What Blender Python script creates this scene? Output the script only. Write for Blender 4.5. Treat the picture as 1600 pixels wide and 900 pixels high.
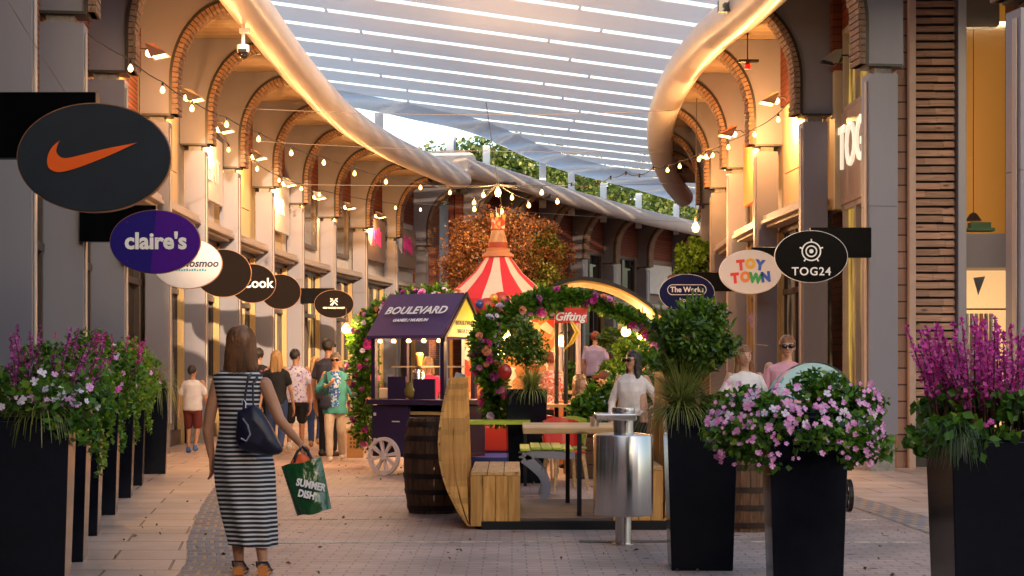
import bpy, bmesh, math, random
import numpy as np
from mathutils import Vector, Matrix, noise
R = math.radians
random.seed(7)
for o in list(bpy.data.objects): bpy.data.objects.remove(o)
SC = bpy.context.scene
COL = SC.collection
# ------------------------------------------------------------------ camera, sky, sun, exposure
EYE = 1.43; FPX = 2500.0
cam = bpy.data.cameras.new('camera'); cam.sensor_width = 36; cam.lens = 36 * FPX / 1600
cam.shift_y = 123 / 1600; cam.clip_end = 2000; cam.clip_start = 0.1
cam.dof.use_dof = False
co = bpy.data.objects.new('camera', cam); COL.objects.link(co)
co.location = (0, 0, EYE); co.rotation_euler = (R(90), 0, 0)
SC.camera = co
W = bpy.data.worlds.new("World"); SC.world = W; W.use_nodes = True
nt = W.node_tree; sky = nt.nodes.new('ShaderNodeTexSky'); sky.sky_type = 'NISHITA'; sky.sun_disc = False
SUN_EL = 11.0; SUN_AZ = 12.0          # the sun stands low behind the camera, a little to its right
sky.sun_elevation = R(SUN_EL); sky.sun_rotation = R(180 - SUN_AZ)
sky.air_density = 1.0; sky.dust_density = 3.0; sky.ozone_density = 1.0
bg = nt.nodes['Background']; bg.inputs['Strength'].default_value = 0.15
nt.links.new(sky.outputs[0], bg.inputs['Color'])
sl = bpy.data.lights.new('sun', 'SUN'); sl.energy = 2.0; sl.angle = R(0.8); sl.color = (1.0, 0.70, 0.44)
so = bpy.data.objects.new('sun', sl); COL.objects.link(so)
sd = Vector((-math.sin(R(SUN_AZ)) * math.cos(R(SUN_EL)), math.cos(R(SUN_AZ)) * math.cos(R(SUN_EL)), -math.sin(R(SUN_EL))))
so.rotation_euler = sd.to_track_quat('-Z', 'Y').to_euler(); so.location = (10, -30, 20)
SC.view_settings.view_transform = 'Standard'; SC.view_settings.look = 'None'
SC.view_settings.gamma = 1; SC.view_settings.use_curve_mapping = False
SC.view_settings.exposure = 1.8
SC.cycles.use_denoising = True
SC.cycles.max_bounces = 6; SC.cycles.diffuse_bounces = 3; SC.cycles.glossy_bounces = 3
SC.cycles.transmission_bounces = 4; SC.cycles.transparent_max_bounces = 6
SC.cycles.sample_clamp_indirect = 6; SC.cycles.caustics_reflective = False; SC.cycles.caustics_refractive = False

def X(px, Z): return (px - 800) * Z / FPX
def H(py, Z): return EYE - (py - 573) * Z / FPX
# ------------------------------------------------------------------ materials
MATS = {}
def nodes(m): return m.node_tree.nodes, m.node_tree.links
def mat(name, col, rough=0.6, metal=0.0, var=0.0, scale=4.0, bump=0.0, bscale=30.0, spec=0.5, col2=None, emit=None, estr=0, stretch=(1,1,1), coat=0):
    if name in MATS: return MATS[name]
    m = bpy.data.materials.new(name); m.use_nodes = True; N, L = nodes(m)
    b = N['Principled BSDF']
    b.inputs['Roughness'].default_value = rough; b.inputs['Metallic'].default_value = metal
    b.inputs['Specular IOR Level'].default_value = spec
    if coat: b.inputs['Coat Weight'].default_value = coat; b.inputs['Coat Roughness'].default_value = .1
    tc = N.new('ShaderNodeTexCoord'); mp = N.new('ShaderNodeMapping'); mp.inputs['Scale'].default_value = stretch
    L.new(tc.outputs['Object'], mp.inputs['Vector'])
    c = (*col, 1)
    if var > 0 or col2:
        n = N.new('ShaderNodeTexNoise'); n.inputs['Scale'].default_value = scale; n.inputs['Detail'].default_value = 6
        n.inputs['Roughness'].default_value = .65
        L.new(mp.outputs[0], n.inputs['Vector'])
        r = N.new('ShaderNodeValToRGB'); r.color_ramp.elements[0].position = .35; r.color_ramp.elements[1].position = .68
        if col2: a, d = col, col2
        else: a, d = [x * (1 - var) for x in col], [min(1, x * (1 + var)) for x in col]
        r.color_ramp.elements[0].color = (*a, 1); r.color_ramp.elements[1].color = (*d, 1)
        L.new(n.outputs['Fac'], r.inputs[0]); L.new(r.outputs[0], b.inputs['Base Color'])
        rr = N.new('ShaderNodeMapRange'); rr.inputs['To Min'].default_value = max(.03, rough * .8); rr.inputs['To Max'].default_value = min(1, rough * 1.25)
        L.new(n.outputs['Fac'], rr.inputs['Value']); L.new(rr.outputs[0], b.inputs['Roughness'])
    else: b.inputs['Base Color'].default_value = c
    if bump > 0:
        n2 = N.new('ShaderNodeTexNoise'); n2.inputs['Scale'].default_value = bscale; n2.inputs['Detail'].default_value = 4
        L.new(mp.outputs[0], n2.inputs['Vector'])
        bp = N.new('ShaderNodeBump'); bp.inputs['Strength'].default_value = bump; bp.inputs['Distance'].default_value = .02
        L.new(n2.outputs['Fac'], bp.inputs['Height']); L.new(bp.outputs[0], b.inputs['Normal'])
    if emit:
        b.inputs['Emission Color'].default_value = (*emit, 1); b.inputs['Emission Strength'].default_value = estr
    MATS[name] = m; return m

def mat_brick(name, c1, c2, mortar, bw, bh, msize=.01, rough=.8, coord='Object', rot=(0,0,0), bump=.4, offset=.5, var=.25, vscale=.6):
    if name in MATS: return MATS[name]
    m = bpy.data.materials.new(name); m.use_nodes = True; N, L = nodes(m); b = N['Principled BSDF']
    tc = N.new('ShaderNodeTexCoord'); mp = N.new('ShaderNodeMapping'); mp.inputs['Rotation'].default_value = rot
    L.new(tc.outputs[coord], mp.inputs['Vector'])
    br = N.new('ShaderNodeTexBrick'); br.inputs['Scale'].default_value = 1; br.inputs['Brick Width'].default_value = bw
    br.inputs['Row Height'].default_value = bh; br.inputs['Mortar Size'].default_value = msize; br.offset = offset
    br.inputs['Mortar Smooth'].default_value = .2
    br.inputs['Color1'].default_value = (*c1, 1); br.inputs['Color2'].default_value = (*c2, 1); br.inputs['Mortar'].default_value = (*mortar, 1)
    L.new(mp.outputs[0], br.inputs['Vector'])
    n = N.new('ShaderNodeTexNoise'); n.inputs['Scale'].default_value = vscale; n.inputs['Detail'].default_value = 8; n.inputs['Roughness'].default_value = .7
    L.new(mp.outputs[0], n.inputs['Vector'])
    mr = N.new('ShaderNodeMapRange'); mr.inputs['From Min'].default_value = .3; mr.inputs['From Max'].default_value = .7
    mr.inputs['To Min'].default_value = 1 - var; mr.inputs['To Max'].default_value = 1 + var
    L.new(n.outputs['Fac'], mr.inputs['Value'])
    mx = N.new('ShaderNodeVectorMath'); mx.operation = 'SCALE'
    L.new(br.outputs['Color'], mx.inputs[0]); L.new(mr.outputs[0], mx.inputs['Scale']); L.new(mx.outputs[0], b.inputs['Base Color'])
    n2 = N.new('ShaderNodeTexNoise'); n2.inputs['Scale'].default_value = 60; L.new(mp.outputs[0], n2.inputs['Vector'])
    r2 = N.new('ShaderNodeMapRange'); r2.inputs['To Min'].default_value = rough - .2; r2.inputs['To Max'].default_value = min(1, rough + .15)
    L.new(n.outputs['Fac'], r2.inputs['Value']); L.new(r2.outputs[0], b.inputs['Roughness'])
    ad = N.new('ShaderNodeMath'); ad.operation = 'MULTIPLY_ADD'; ad.inputs[1].default_value = -1
    L.new(br.outputs['Fac'], ad.inputs[0]); L.new(n2.outputs['Fac'], ad.inputs[2])
    bp = N.new('ShaderNodeBump'); bp.inputs['Strength'].default_value = bump; bp.inputs['Distance'].default_value = .01
    L.new(ad.outputs[0], bp.inputs['Height']); L.new(bp.outputs[0], b.inputs['Normal'])
    MATS[name] = m; return m

def mat_wood(name, c1, c2, scale=1.0, axis=2, rough=.55, knots=True):
    """grain that runs along one local axis, with knots"""
    if name in MATS: return MATS[name]
    m = bpy.data.materials.new(name); m.use_nodes = True; N, L = nodes(m); b = N['Principled BSDF']
    tc = N.new('ShaderNodeTexCoord'); mp = N.new('ShaderNodeMapping'); s = [14 * scale] * 3; s[axis] = 1.1 * scale
    mp.inputs['Scale'].default_value = s; L.new(tc.outputs['Object'], mp.inputs['Vector'])
    n = N.new('ShaderNodeTexNoise'); n.inputs['Scale'].default_value = 1.6; n.inputs['Detail'].default_value = 8; n.inputs['Distortion'].default_value = 1.2
    L.new(mp.outputs[0], n.inputs['Vector'])
    r = N.new('ShaderNodeValToRGB'); r.color_ramp.elements[0].position = .3; r.color_ramp.elements[1].position = .7
    r.color_ramp.elements[0].color = (*c1, 1); r.color_ramp.elements[1].color = (*c2, 1)
    L.new(n.outputs['Fac'], r.inputs[0]); last = r.outputs[0]
    if knots:
        v = N.new('ShaderNodeTexVoronoi'); v.inputs['Scale'].default_value = 1.0
        mp2 = N.new('ShaderNodeMapping'); s2 = [6] * 3; s2[axis] = 2.2; mp2.inputs['Scale'].default_value = s2
        L.new(tc.outputs['Object'], mp2.inputs['Vector']); L.new(mp2.outputs[0], v.inputs['Vector'])
        k = N.new('ShaderNodeMapRange'); k.inputs['From Min'].default_value = .04; k.inputs['From Max'].default_value = .16
        L.new(v.outputs['Distance'], k.inputs['Value'])
        mx = N.new('ShaderNodeMix'); mx.data_type = 'RGBA'; mx.inputs[6].default_value = (c1[0] * .3, c1[1] * .25, c1[2] * .2, 1)
        L.new(k.outputs[0], mx.inputs[0]); L.new(last, mx.inputs[7]); last = mx.outputs[2]
    g = N.new('ShaderNodeNewGeometry'); hm = N.new('ShaderNodeMapRange'); hm.inputs['To Min'].default_value = .72; hm.inputs['To Max'].default_value = 1.15
    L.new(g.outputs['Random Per Island'], hm.inputs['Value'])
    vm = N.new('ShaderNodeVectorMath'); vm.operation = 'SCALE'; L.new(last, vm.inputs[0]); L.new(hm.outputs[0], vm.inputs['Scale'])
    L.new(vm.outputs[0], b.inputs['Base Color']); b.inputs['Roughness'].default_value = rough
    bp = N.new('ShaderNodeBump'); bp.inputs['Strength'].default_value = .35; bp.inputs['Distance'].default_value = .006
    L.new(n.outputs['Fac'], bp.inputs['Height']); L.new(bp.outputs[0], b.inputs['Normal'])
    MATS[name] = m; return m

def mat_leaf(name, dark, light, rough=.45, trans=.25, extra=None):
    if name in MATS: return MATS[name]
    m = bpy.data.materials.new(name); m.use_nodes = True; N, L = nodes(m); b = N['Principled BSDF']
    g = N.new('ShaderNodeNewGeometry'); r = N.new('ShaderNodeValToRGB')
    r.color_ramp.elements[0].color = (*dark, 1); r.color_ramp.elements[1].color = (*light, 1)
    if extra:
        e = r.color_ramp.elements.new(.93); e.color = (*light, 1); r.color_ramp.elements[2].color = (*extra, 1)
    L.new(g.outputs['Random Per Island'], r.inputs[0])
    L.new(r.outputs[0], b.inputs['Base Color']); b.inputs['Roughness'].default_value = rough
    t = N.new('ShaderNodeBsdfTranslucent'); L.new(r.outputs[0], t.inputs['Color'])
    mx = N.new('ShaderNodeMixShader'); mx.inputs[0].default_value = trans
    L.new(b.outputs[0], mx.inputs[1]); L.new(t.outputs[0], mx.inputs[2]); L.new(mx.outputs[0], N['Material Output'].inputs[0])
    MATS[name] = m; return m
def mat_emit(name, col, s):
    if name in MATS: return MATS[name]
    m = bpy.data.materials.new(name); m.use_nodes = True; b = m.node_tree.nodes['Principled BSDF']
    b.inputs['Base Color'].default_value = (*[min(1, c) for c in col], 1)
    b.inputs['Emission Color'].default_value = (*col, 1); b.inputs['Emission Strength'].default_value = s
    MATS[name] = m; return m

CLAD = mat('grey_cladding', (.195,.190,.232), .42, .0, var=.07, scale=.9, bump=.03, bscale=3, stretch=(1,1,.3))
TRIM = mat('dark_trim', (.018,.016,.016), .45)
WHITE = mat('white_paint', (.78,.79,.80), .35, var=.04, scale=.7)
TUBE = mat('satin_white_tube', (.62,.59,.59), .34, .0, var=.06, scale=1.6)
CREAM = mat('cream_render', (.56,.43,.25), .7, var=.08, scale=1.2)
STONE = mat('grey_stone', (.24,.22,.20), .8, var=.25, scale=12, bump=.3)
BRICKR = mat_brick('red_brick', (.32,.085,.035), (.42,.13,.05), (.07,.05,.04), .22, .075, .010, rot=(R(90),0,0), bump=.8)
VOUS = mat('arch_brick', (.17,.095,.055), .85, col2=(.30,.19,.12), scale=9, bump=.6, bscale=40)
REDWOOD = mat_brick('red_boarding', (.14,.03,.015), (.20,.05,.02), (.03,.01,.01), 3, .12, .008, rot=(R(90),0,0), bump=.6)
SOFFIT = mat_brick('slatted_soffit', (.32,.24,.16), (.36,.27,.18), (.06,.04,.03), 30, .12, .012, bump=.8)
LEDGE = mat('ledge_metal', (.42,.35,.30), .45, var=.06)
FRAME = mat('bronze_frame', (.06,.04,.032), .4, .2, var=.1)
GOLD = mat('gold_frame', (.50,.34,.15), .35, .3)
GLASSD = mat('dark_glass', (.012,.011,.012), .06, 0, spec=.7)
BLACKP = mat('gloss_black_planter', (.004,.005,.008), .15, 0, col2=(.007,.008,.015), scale=3, spec=.16)
BLACKM = mat('black_metal', (.006,.006,.008), .5, 0, var=.2, spec=.3)
SIGNBLK = mat('sign_black', (.002,.002,.003), .3, var=.2, spec=.06)
STEEL = mat('brushed_steel', (.66,.62,.58), .22, 1.0)
N, L = nodes(STEEL); _tg = N.new('ShaderNodeTangent'); _tg.direction_type = 'RADIAL'; _tg.axis = 'Z'; L.new(_tg.outputs[0], N['Principled BSDF'].inputs['Tangent'])
N['Principled BSDF'].inputs['Anisotropic'].default_value = .95; N['Principled BSDF'].inputs['Anisotropic Rotation'].default_value = .25
WOODB = mat_wood('pine_planks', (.42,.18,.035), (.68,.36,.10), 1.0, 2)
WOODH = mat_wood('pine_top', (.44,.21,.06), (.68,.39,.14), 1.0, 1)
WOODX = mat_wood('table_boards', (.44,.25,.10), (.66,.43,.20), 1.0, 0)
WOODD = mat_wood('dark_oak', (.04,.016,.007), (.19,.085,.035), 1.0, 2, .7, knots=False)
DECK = mat_wood('deck_boards', (.10,.06,.045), (.17,.11,.08), 1.0, 0, .6)
SKIN = mat('skin', (.52,.28,.18), .5, var=.08, scale=6)
SKIND = mat('tanned_skin', (.44,.21,.12), .48, var=.10, scale=5)
def lit_glass(name, c1, c2, s, seed=0.0):  # interior light is put into the pane's own emission
    """a lit shop window: a noise glow in the pane itself stands in for the interior"""
    if name in MATS: return MATS[name]
    m = bpy.data.materials.new(name); m.use_nodes = True; N, L = nodes(m); b = N['Principled BSDF']
    tc = N.new('ShaderNodeTexCoord'); mp = N.new('ShaderNodeMapping'); mp.inputs['Scale'].default_value = (5, 5, 1.1); mp.inputs['Location'].default_value = (seed, seed, seed)
    L.new(tc.outputs['Object'], mp.inputs['Vector'])
    v = N.new('ShaderNodeTexNoise'); v.inputs['Scale'].default_value = 1.0; v.inputs['Detail'].default_value = 5; L.new(mp.outputs[0], v.inputs['Vector'])
    r = N.new('ShaderNodeValToRGB'); r.color_ramp.elements[0].position = .42; r.color_ramp.elements[1].position = .62
    r.color_ramp.elements[0].color = (*c1, 1); r.color_ramp.elements[1].color = (*c2, 1)
    L.new(v.outputs['Fac'], r.inputs[0]); L.new(r.outputs[0], b.inputs['Emission Color']); b.inputs['Emission Strength'].default_value = s
    b.inputs['Base Color'].default_value = (.03,.025,.02,1); b.inputs['Roughness'].default_value = .06
    MATS[name] = m; return m
GLASSW = lit_glass('shop_glass_warm', (.025,.015,.01), (.9,.5,.15), .20)
GLASSW2 = lit_glass('shop_glass_dim', (.012,.010,.012), (.35,.22,.12), .12, 3.3)
# ------------------------------------------------------------------ mesh helpers
class MB:
    def __init__(s): s.v = []; s.f = []; s.m = []; s.uv = None; s.k = 0; s.sm = False
    def add(s, vs, fs):
        n = len(s.v); s.v += [tuple(v) for v in vs]
        for f in fs: s.f.append(tuple(i + n for i in f)); s.m.append(s.k)
    def box(s, x0, x1, y0, y1, z0, z1, M=None):
        vs = [(x0,y0,z0),(x1,y0,z0),(x1,y1,z0),(x0,y1,z0),(x0,y0,z1),(x1,y0,z1),(x1,y1,z1),(x0,y1,z1)]
        if M is not None: vs = [M @ Vector(v) for v in vs]
        s.add(vs, [(0,3,2,1),(4,5,6,7),(0,1,5,4),(1,2,6,5),(2,3,7,6),(3,0,4,7)])
    def frustum(s, a, b, z0, c, d, z1, M=None):      # half sizes a,b at z0, c,d at z1
        vs = [(-a,-b,z0),(a,-b,z0),(a,b,z0),(-a,b,z0),(-c,-d,z1),(c,-d,z1),(c,d,z1),(-c,d,z1)]
        if M is not None: vs = [M @ Vector(v) for v in vs]
        s.add(vs, [(0,3,2,1),(4,5,6,7),(0,1,5,4),(1,2,6,5),(2,3,7,6),(3,0,4,7)])
    def prism(s, poly, ax, ay, az, o, t0, t1):       # poly (u,v) -> o + u*ax + v*ay, extruded along az t0..t1
        ax, ay, az, o = Vector(ax), Vector(ay), Vector(az), Vector(o); n = len(poly)
        vs = [o + ax*u + ay*v + az*t0 for u, v in poly] + [o + ax*u + ay*v + az*t1 for u, v in poly]
        s.add(vs, [tuple(range(n))[::-1], tuple(range(n, 2*n))] + [(i, (i+1) % n, n + (i+1) % n, n + i) for i in range(n)])
    def tube(s, pts, rad, seg=8, cap=True, ry=None):
        pts = [Vector(p) for p in pts]; n = len(pts)
        if not hasattr(rad, '__len__'): rad = [rad] * n
        up = Vector((0,0,1)); base = len(s.v); vs = []; prev = None
        for i, p in enumerate(pts):
            t = (pts[min(i+1, n-1)] - pts[max(i-1, 0)]); t = t.normalized() if t.length > 1e-9 else Vector((0,0,1))
            if prev is None:
                a = up if abs(t.z) < .95 else Vector((1,0,0))
                u = t.cross(a).normalized()
            else: u = (prev - t * prev.dot(t)).normalized()
            prev = u; w = t.cross(u)
            for k in range(seg):
                an = 2*math.pi*k/seg; vs.append(p + u*math.cos(an)*rad[i] + w*math.sin(an)*(rad[i] if ry is None else ry))
        fs = [(i*seg + k, i*seg + (k+1) % seg, (i+1)*seg + (k+1) % seg, (i+1)*seg + k) for i in range(n-1) for k in range(seg)]
        if cap: fs += [tuple(range(seg))[::-1], tuple((n-1)*seg + k for k in range(seg))]
        s.add(vs, fs)
    def lathe(s, prof, seg=24, c=(0,0,0), M=None):
        vs = []; n = len(prof)
        for r, z in prof:
            for k in range(seg):
                a = 2*math.pi*k/seg; vs.append((c[0] + r*math.cos(a), c[1] + r*math.sin(a), c[2] + z))
        if M is not None: vs = [M @ Vector(v) for v in vs]
        fs = [(i*seg+k, i*seg+(k+1) % seg, (i+1)*seg+(k+1) % seg, (i+1)*seg+k) for i in range(n-1) for k in range(seg)]
        fs += [tuple(range(seg))[::-1], tuple((n-1)*seg + k for k in range(seg))]
        s.add(vs, fs)
    def ball(s, c, r, seg=12, rings=8):
        if not hasattr(r, '__len__'): r = (r, r, r)
        prof = [(math.sin(math.pi*i/rings), -math.cos(math.pi*i/rings)) for i in range(rings+1)]
        prof[0] = (1e-3, -1); prof[-1] = (1e-3, 1)
        vs = [(c[0] + r[0]*p*math.cos(2*math.pi*k/seg), c[1] + r[1]*p*math.sin(2*math.pi*k/seg), c[2] + r[2]*z) for p, z in prof for k in range(seg)]
        n = len(prof)
        fs = [(i*seg+k, i*seg+(k+1) % seg, (i+1)*seg+(k+1) % seg, (i+1)*seg+k) for i in range(n-1) for k in range(seg)]
        s.add(vs, fs)
def tagit(o, label=None, cat=None, group=None, kind=None):
    if label: o['label'] = label
    if cat: o['category'] = cat
    if group: o['group'] = group
    if kind: o['kind'] = kind
    return o
def obj(name, mb, m, parent=None, smooth=False, bevel=0, label=None, cat=None, group=None, kind=None, loc=None, rz=0):
    me = bpy.data.meshes.new(name); me.from_pydata(mb.v, [], mb.f)
    ms = m if isinstance(m, (list, tuple)) else [m]
    for q in ms: me.materials.append(q)
    if len(ms) > 1: me.polygons.foreach_set('material_index', mb.m)
    bm = bmesh.new(); bm.from_mesh(me); bmesh.ops.recalc_face_normals(bm, faces=bm.faces); bm.to_mesh(me); bm.free()
    if smooth: me.shade_smooth() if smooth == 1 else me.shade_smooth()
    o = bpy.data.objects.new(name, me); COL.objects.link(o)
    if parent: o.parent = parent
    if loc: o.location = loc
    if rz: o.rotation_euler = (0, 0, rz)
    if bevel:
        b = o.modifiers.new('bevel', 'BEVEL'); b.width = bevel; b.segments = 2; b.limit_method = 'ANGLE'; b.angle_limit = R(40)
    if smooth == 2:
        e = o.modifiers.new('split', 'EDGE_SPLIT'); e.split_angle = R(40)
    tagit(o, label, cat, group, kind)
    return o
def thing(name, label, cat, loc=(0,0,0), rz=0, group=None, kind=None):
    o = bpy.data.objects.new(name, None); o.empty_display_size = .1; COL.objects.link(o)
    o.location = loc; o.rotation_euler = (0,0,rz); return tagit(o, label, cat, group, kind)
def copy_tree(o, parent=None, label=None, loc=None, rz=None, scale=None):
    c = o.copy(); COL.objects.link(c); c.parent = parent
    if label: c['label'] = label
    if loc: c.location = loc
    if rz is not None: c.rotation_euler = (0,0,rz)
    if scale: c.scale = (scale,)*3
    for ch in list(o.children): copy_tree(ch, c)
    return c
_TS = bpy.data.scenes.new('workshop')
def baked(o):
    """mesh of o with its modifiers applied, evaluated in a small side scene so the big one is not updated each time"""
    _TS.collection.objects.link(o); vl = _TS.view_layers[0]; vl.update(); dg = vl.depsgraph
    m = bpy.data.meshes.new_from_object(o.evaluated_get(dg)); bpy.data.objects.remove(o); return m
def text_obj(name, s, size, m, parent, loc, rot=(R(90),0,0), ext=.004, offset=0.0, shear=0, align='CENTER', sx=1.0, spacing=1.0):
    cu = bpy.data.curves.new(name, 'FONT'); cu.body = s; cu.size = size; cu.extrude = ext; cu.offset = offset; cu.shear = shear
    cu.align_x = align; cu.align_y = 'CENTER'; cu.resolution_u = 3; cu.space_character = spacing
    me = baked(bpy.data.objects.new('tmp', cu))
    me.materials.clear(); me.materials.append(m)
    o = bpy.data.objects.new(name, me); COL.objects.link(o); o.parent = parent
    o.location = loc; o.rotation_euler = rot; o.scale = (sx, 1, 1); return o
def spline(pts, n):
    """Catmull-Rom through points"""
    P_ = [Vector(p) for p in pts]; P_ = [P_[0]*2 - P_[1]] + P_ + [P_[-1]*2 - P_[-2]]; out = []
    segs = len(P_) - 3
    for i in range(n + 1):
        t = i / n * segs; k = min(int(t), segs - 1); u = t - k
        a, b, c, d = P_[k:k+4]
        out.append(.5*((2*b) + (c - a)*u + (2*a - 5*b + 4*c - d)*u*u + (3*b - a - 3*c + d)*u**3))
    return out
def interp(tab, z):
    if z <= tab[0][0]: (z0,x0),(z1,x1) = tab[0], tab[1]
    elif z >= tab[-1][0]: (z0,x0),(z1,x1) = tab[-2], tab[-1]
    else:
        for i in range(len(tab)-1):
            if tab[i][0] <= z <= tab[i+1][0]: (z0,x0),(z1,x1) = tab[i], tab[i+1]; break
    return x0 + (x1-x0)*(z-z0)/(z1-z0)
# ------------------------------------------------------------------ ground
LC = [(3.5,-2.9),(7.2,-3.4),(11.2,-3.9),(14.9,-4.47),(18.6,-4.98),(22.3,-5.40),(26.1,-5.6),(29.6,-5.68),(33,-5.65),(36.6,-5.49),(40.3,-5.29),(44.0,-4.9),(47.4,-4.35),(50.9,-3.7),(54.4,-2.92)]
RCL = [(17.8,5.66),(21.8,4.87),(26.1,4.75),(29.7,4.54),(33.1,4.48),(36.8,4.58),(40.5,4.80),(44.2,5.3),(47.8,6.1),(51.2,7.2)]
FC = [(55.1,-1.27),(58.5,0),(61.8,1.43),(65,2.86),(68,4.3),(70.7,5.94),(73.4,7.7),(75.8,9.75),(78,11.9)]
g = MB(); S = 900
g.add([(-S,-S,0),(S,-S,0),(S,S,0),(-S,S,0)], [(0,1,2,3)])
PAVE = mat_brick('plaza_setts', (.45,.32,.265), (.39,.275,.23), (.20,.145,.13), .21, .105, .006, rough=.62, bump=.35, var=.42, vscale=.75)
# scattered dark drainage studs over the block paving
N, L = nodes(PAVE); b = N['Principled BSDF']; src = b.inputs['Base Color'].links[0].from_socket
tc = N.new('ShaderNodeTexCoord'); vo = N.new('ShaderNodeTexVoronoi'); vo.inputs['Scale'].default_value = 3.2; vo.inputs['Randomness'].default_value = .45
L.new(tc.outputs['Object'], vo.inputs['Vector']); k = N.new('ShaderNodeMapRange'); k.inputs['From Min'].default_value = .085; k.inputs['From Max'].default_value = .12
L.new(vo.outputs['Distance'], k.inputs['Value']); mx = N.new('ShaderNodeMix'); mx.data_type = 'RGBA'; mx.inputs[6].default_value = (.05,.04,.045,1)
L.new(k.outputs[0], mx.inputs[0]); L.new(src, mx.inputs[7]); L.new(mx.outputs[2], b.inputs['Base Color'])
obj('ground', g, PAVE, kind='structure')
def strip(name, fa, fb, z, m, y0, y1, step=.6, h=.004, thick=0):
    """a sheet between the curves fa(y) and fb(y); UVs in metres along and across"""
    ys = [y0 + (y1-y0)*i/int((y1-y0)/step) for i in range(int((y1-y0)/step)+1)]
    me = bpy.data.meshes.new(name); vs = []; fs = []; uv = []; s = 0
    for i, y in enumerate(ys):
        if i: s += math.hypot(ys[i]-ys[i-1], fa(ys[i])-fa(ys[i-1]))
        vs += [(fa(y), y, z), (fb(y), y, z)]; uv += [(0, s), (fb(y)-fa(y), s)]
    for i in range(len(ys)-1): fs.append((2*i, 2*i+1, 2*i+3, 2*i+2))
    me.from_pydata(vs, [], fs); l = me.uv_layers.new(name='UVMap')
    for p in me.polygons:
        for li in p.loop_indices: l.data[li].uv = uv[me.loops[li].vertex_index]
    me.materials.append(m); o = bpy.data.objects.new(name, me); COL.objects.link(o); o['kind'] = 'structure'; return o
EB = [(4,-1.75),(10.9,-2.29),(12.9,-2.63),(15.7,-3.08),(19.1,-3.55),(22,-3.85),(26,-4.1),(32,-4.1),(38,-3.8),(44,-3.2),(50,-2.0),(56,-.2)]
EB = [(p.y, p.x) for p in spline([(x, y, 0) for y, x in EB], 60)]
ER = [(4,3.9),(12,4.0),(16,3.9),(20,3.6),(26,3.3),(32,3.2),(38,3.4),(44,4.0),(52,5.8)]
ER = [(p.y, p.x) for p in spline([(x, y, 0) for y, x in ER], 60)]
SLAB = mat_brick('pavement_slabs', (.54,.39,.31), (.47,.34,.27), (.12,.09,.08), .9, .62, .012, rough=.5, coord='UV', bump=.3, var=.34, vscale=.8)
SETT = mat_brick('grey_setts', (.20,.185,.20), (.29,.255,.24), (.50,.31,.17), .14, .22, .018, rough=.7, coord='UV', bump=.9, var=.3, vscale=2)
strip('left_pavement', lambda y: interp(LC, y) - 1.2, lambda y: interp(EB, y), .004, SLAB, 2, 54)
strip('left_sett_band', lambda y: interp(EB, y), lambda y: interp(EB, y)+.42, .004, SETT, 2, 54)
strip('right_sett_band', lambda y: interp(ER, y)-.42, lambda y: interp(ER, y), .004, SETT, 2, 52)
strip('right_pavement', lambda y: interp(ER, y), lambda y: max(interp(RCL, y) + 1.5, interp(ER,y)+.5), .004, SLAB, 2, 52)
# pale drainage channels across the street
CHAN = mat('pale_channel', (.50,.42,.36), .6, var=.4, scale=9, bump=.4)
for yy, x0, x1, w in ((12.95,-2.1,3.48,.05), (17.6,-2.8,3.4,.05),(14.9,-2.5,3.4,.02)):
    c = MB(); n = 40
    for i in range(n):
        a = x0 + (x1-x0)*i/n; b2 = x0 + (x1-x0)*(i+.94)/n
        y = yy + .12*math.sin((a-x0)*.5)
        c.box(a, b2, y-w/2, y+w/2, .0, .006)
    obj('drain_channel', c, CHAN, kind='structure')
GRATE = mat_brick('drain_grate', (.03,.03,.035), (.04,.04,.05), (.16,.14,.13), .04, .03, .006, rough=.4)
c = MB(); c.box(.55, 1.35, 12.99, 13.12, 0, .009); obj('drain_grate', c, GRATE, kind='structure')
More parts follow.
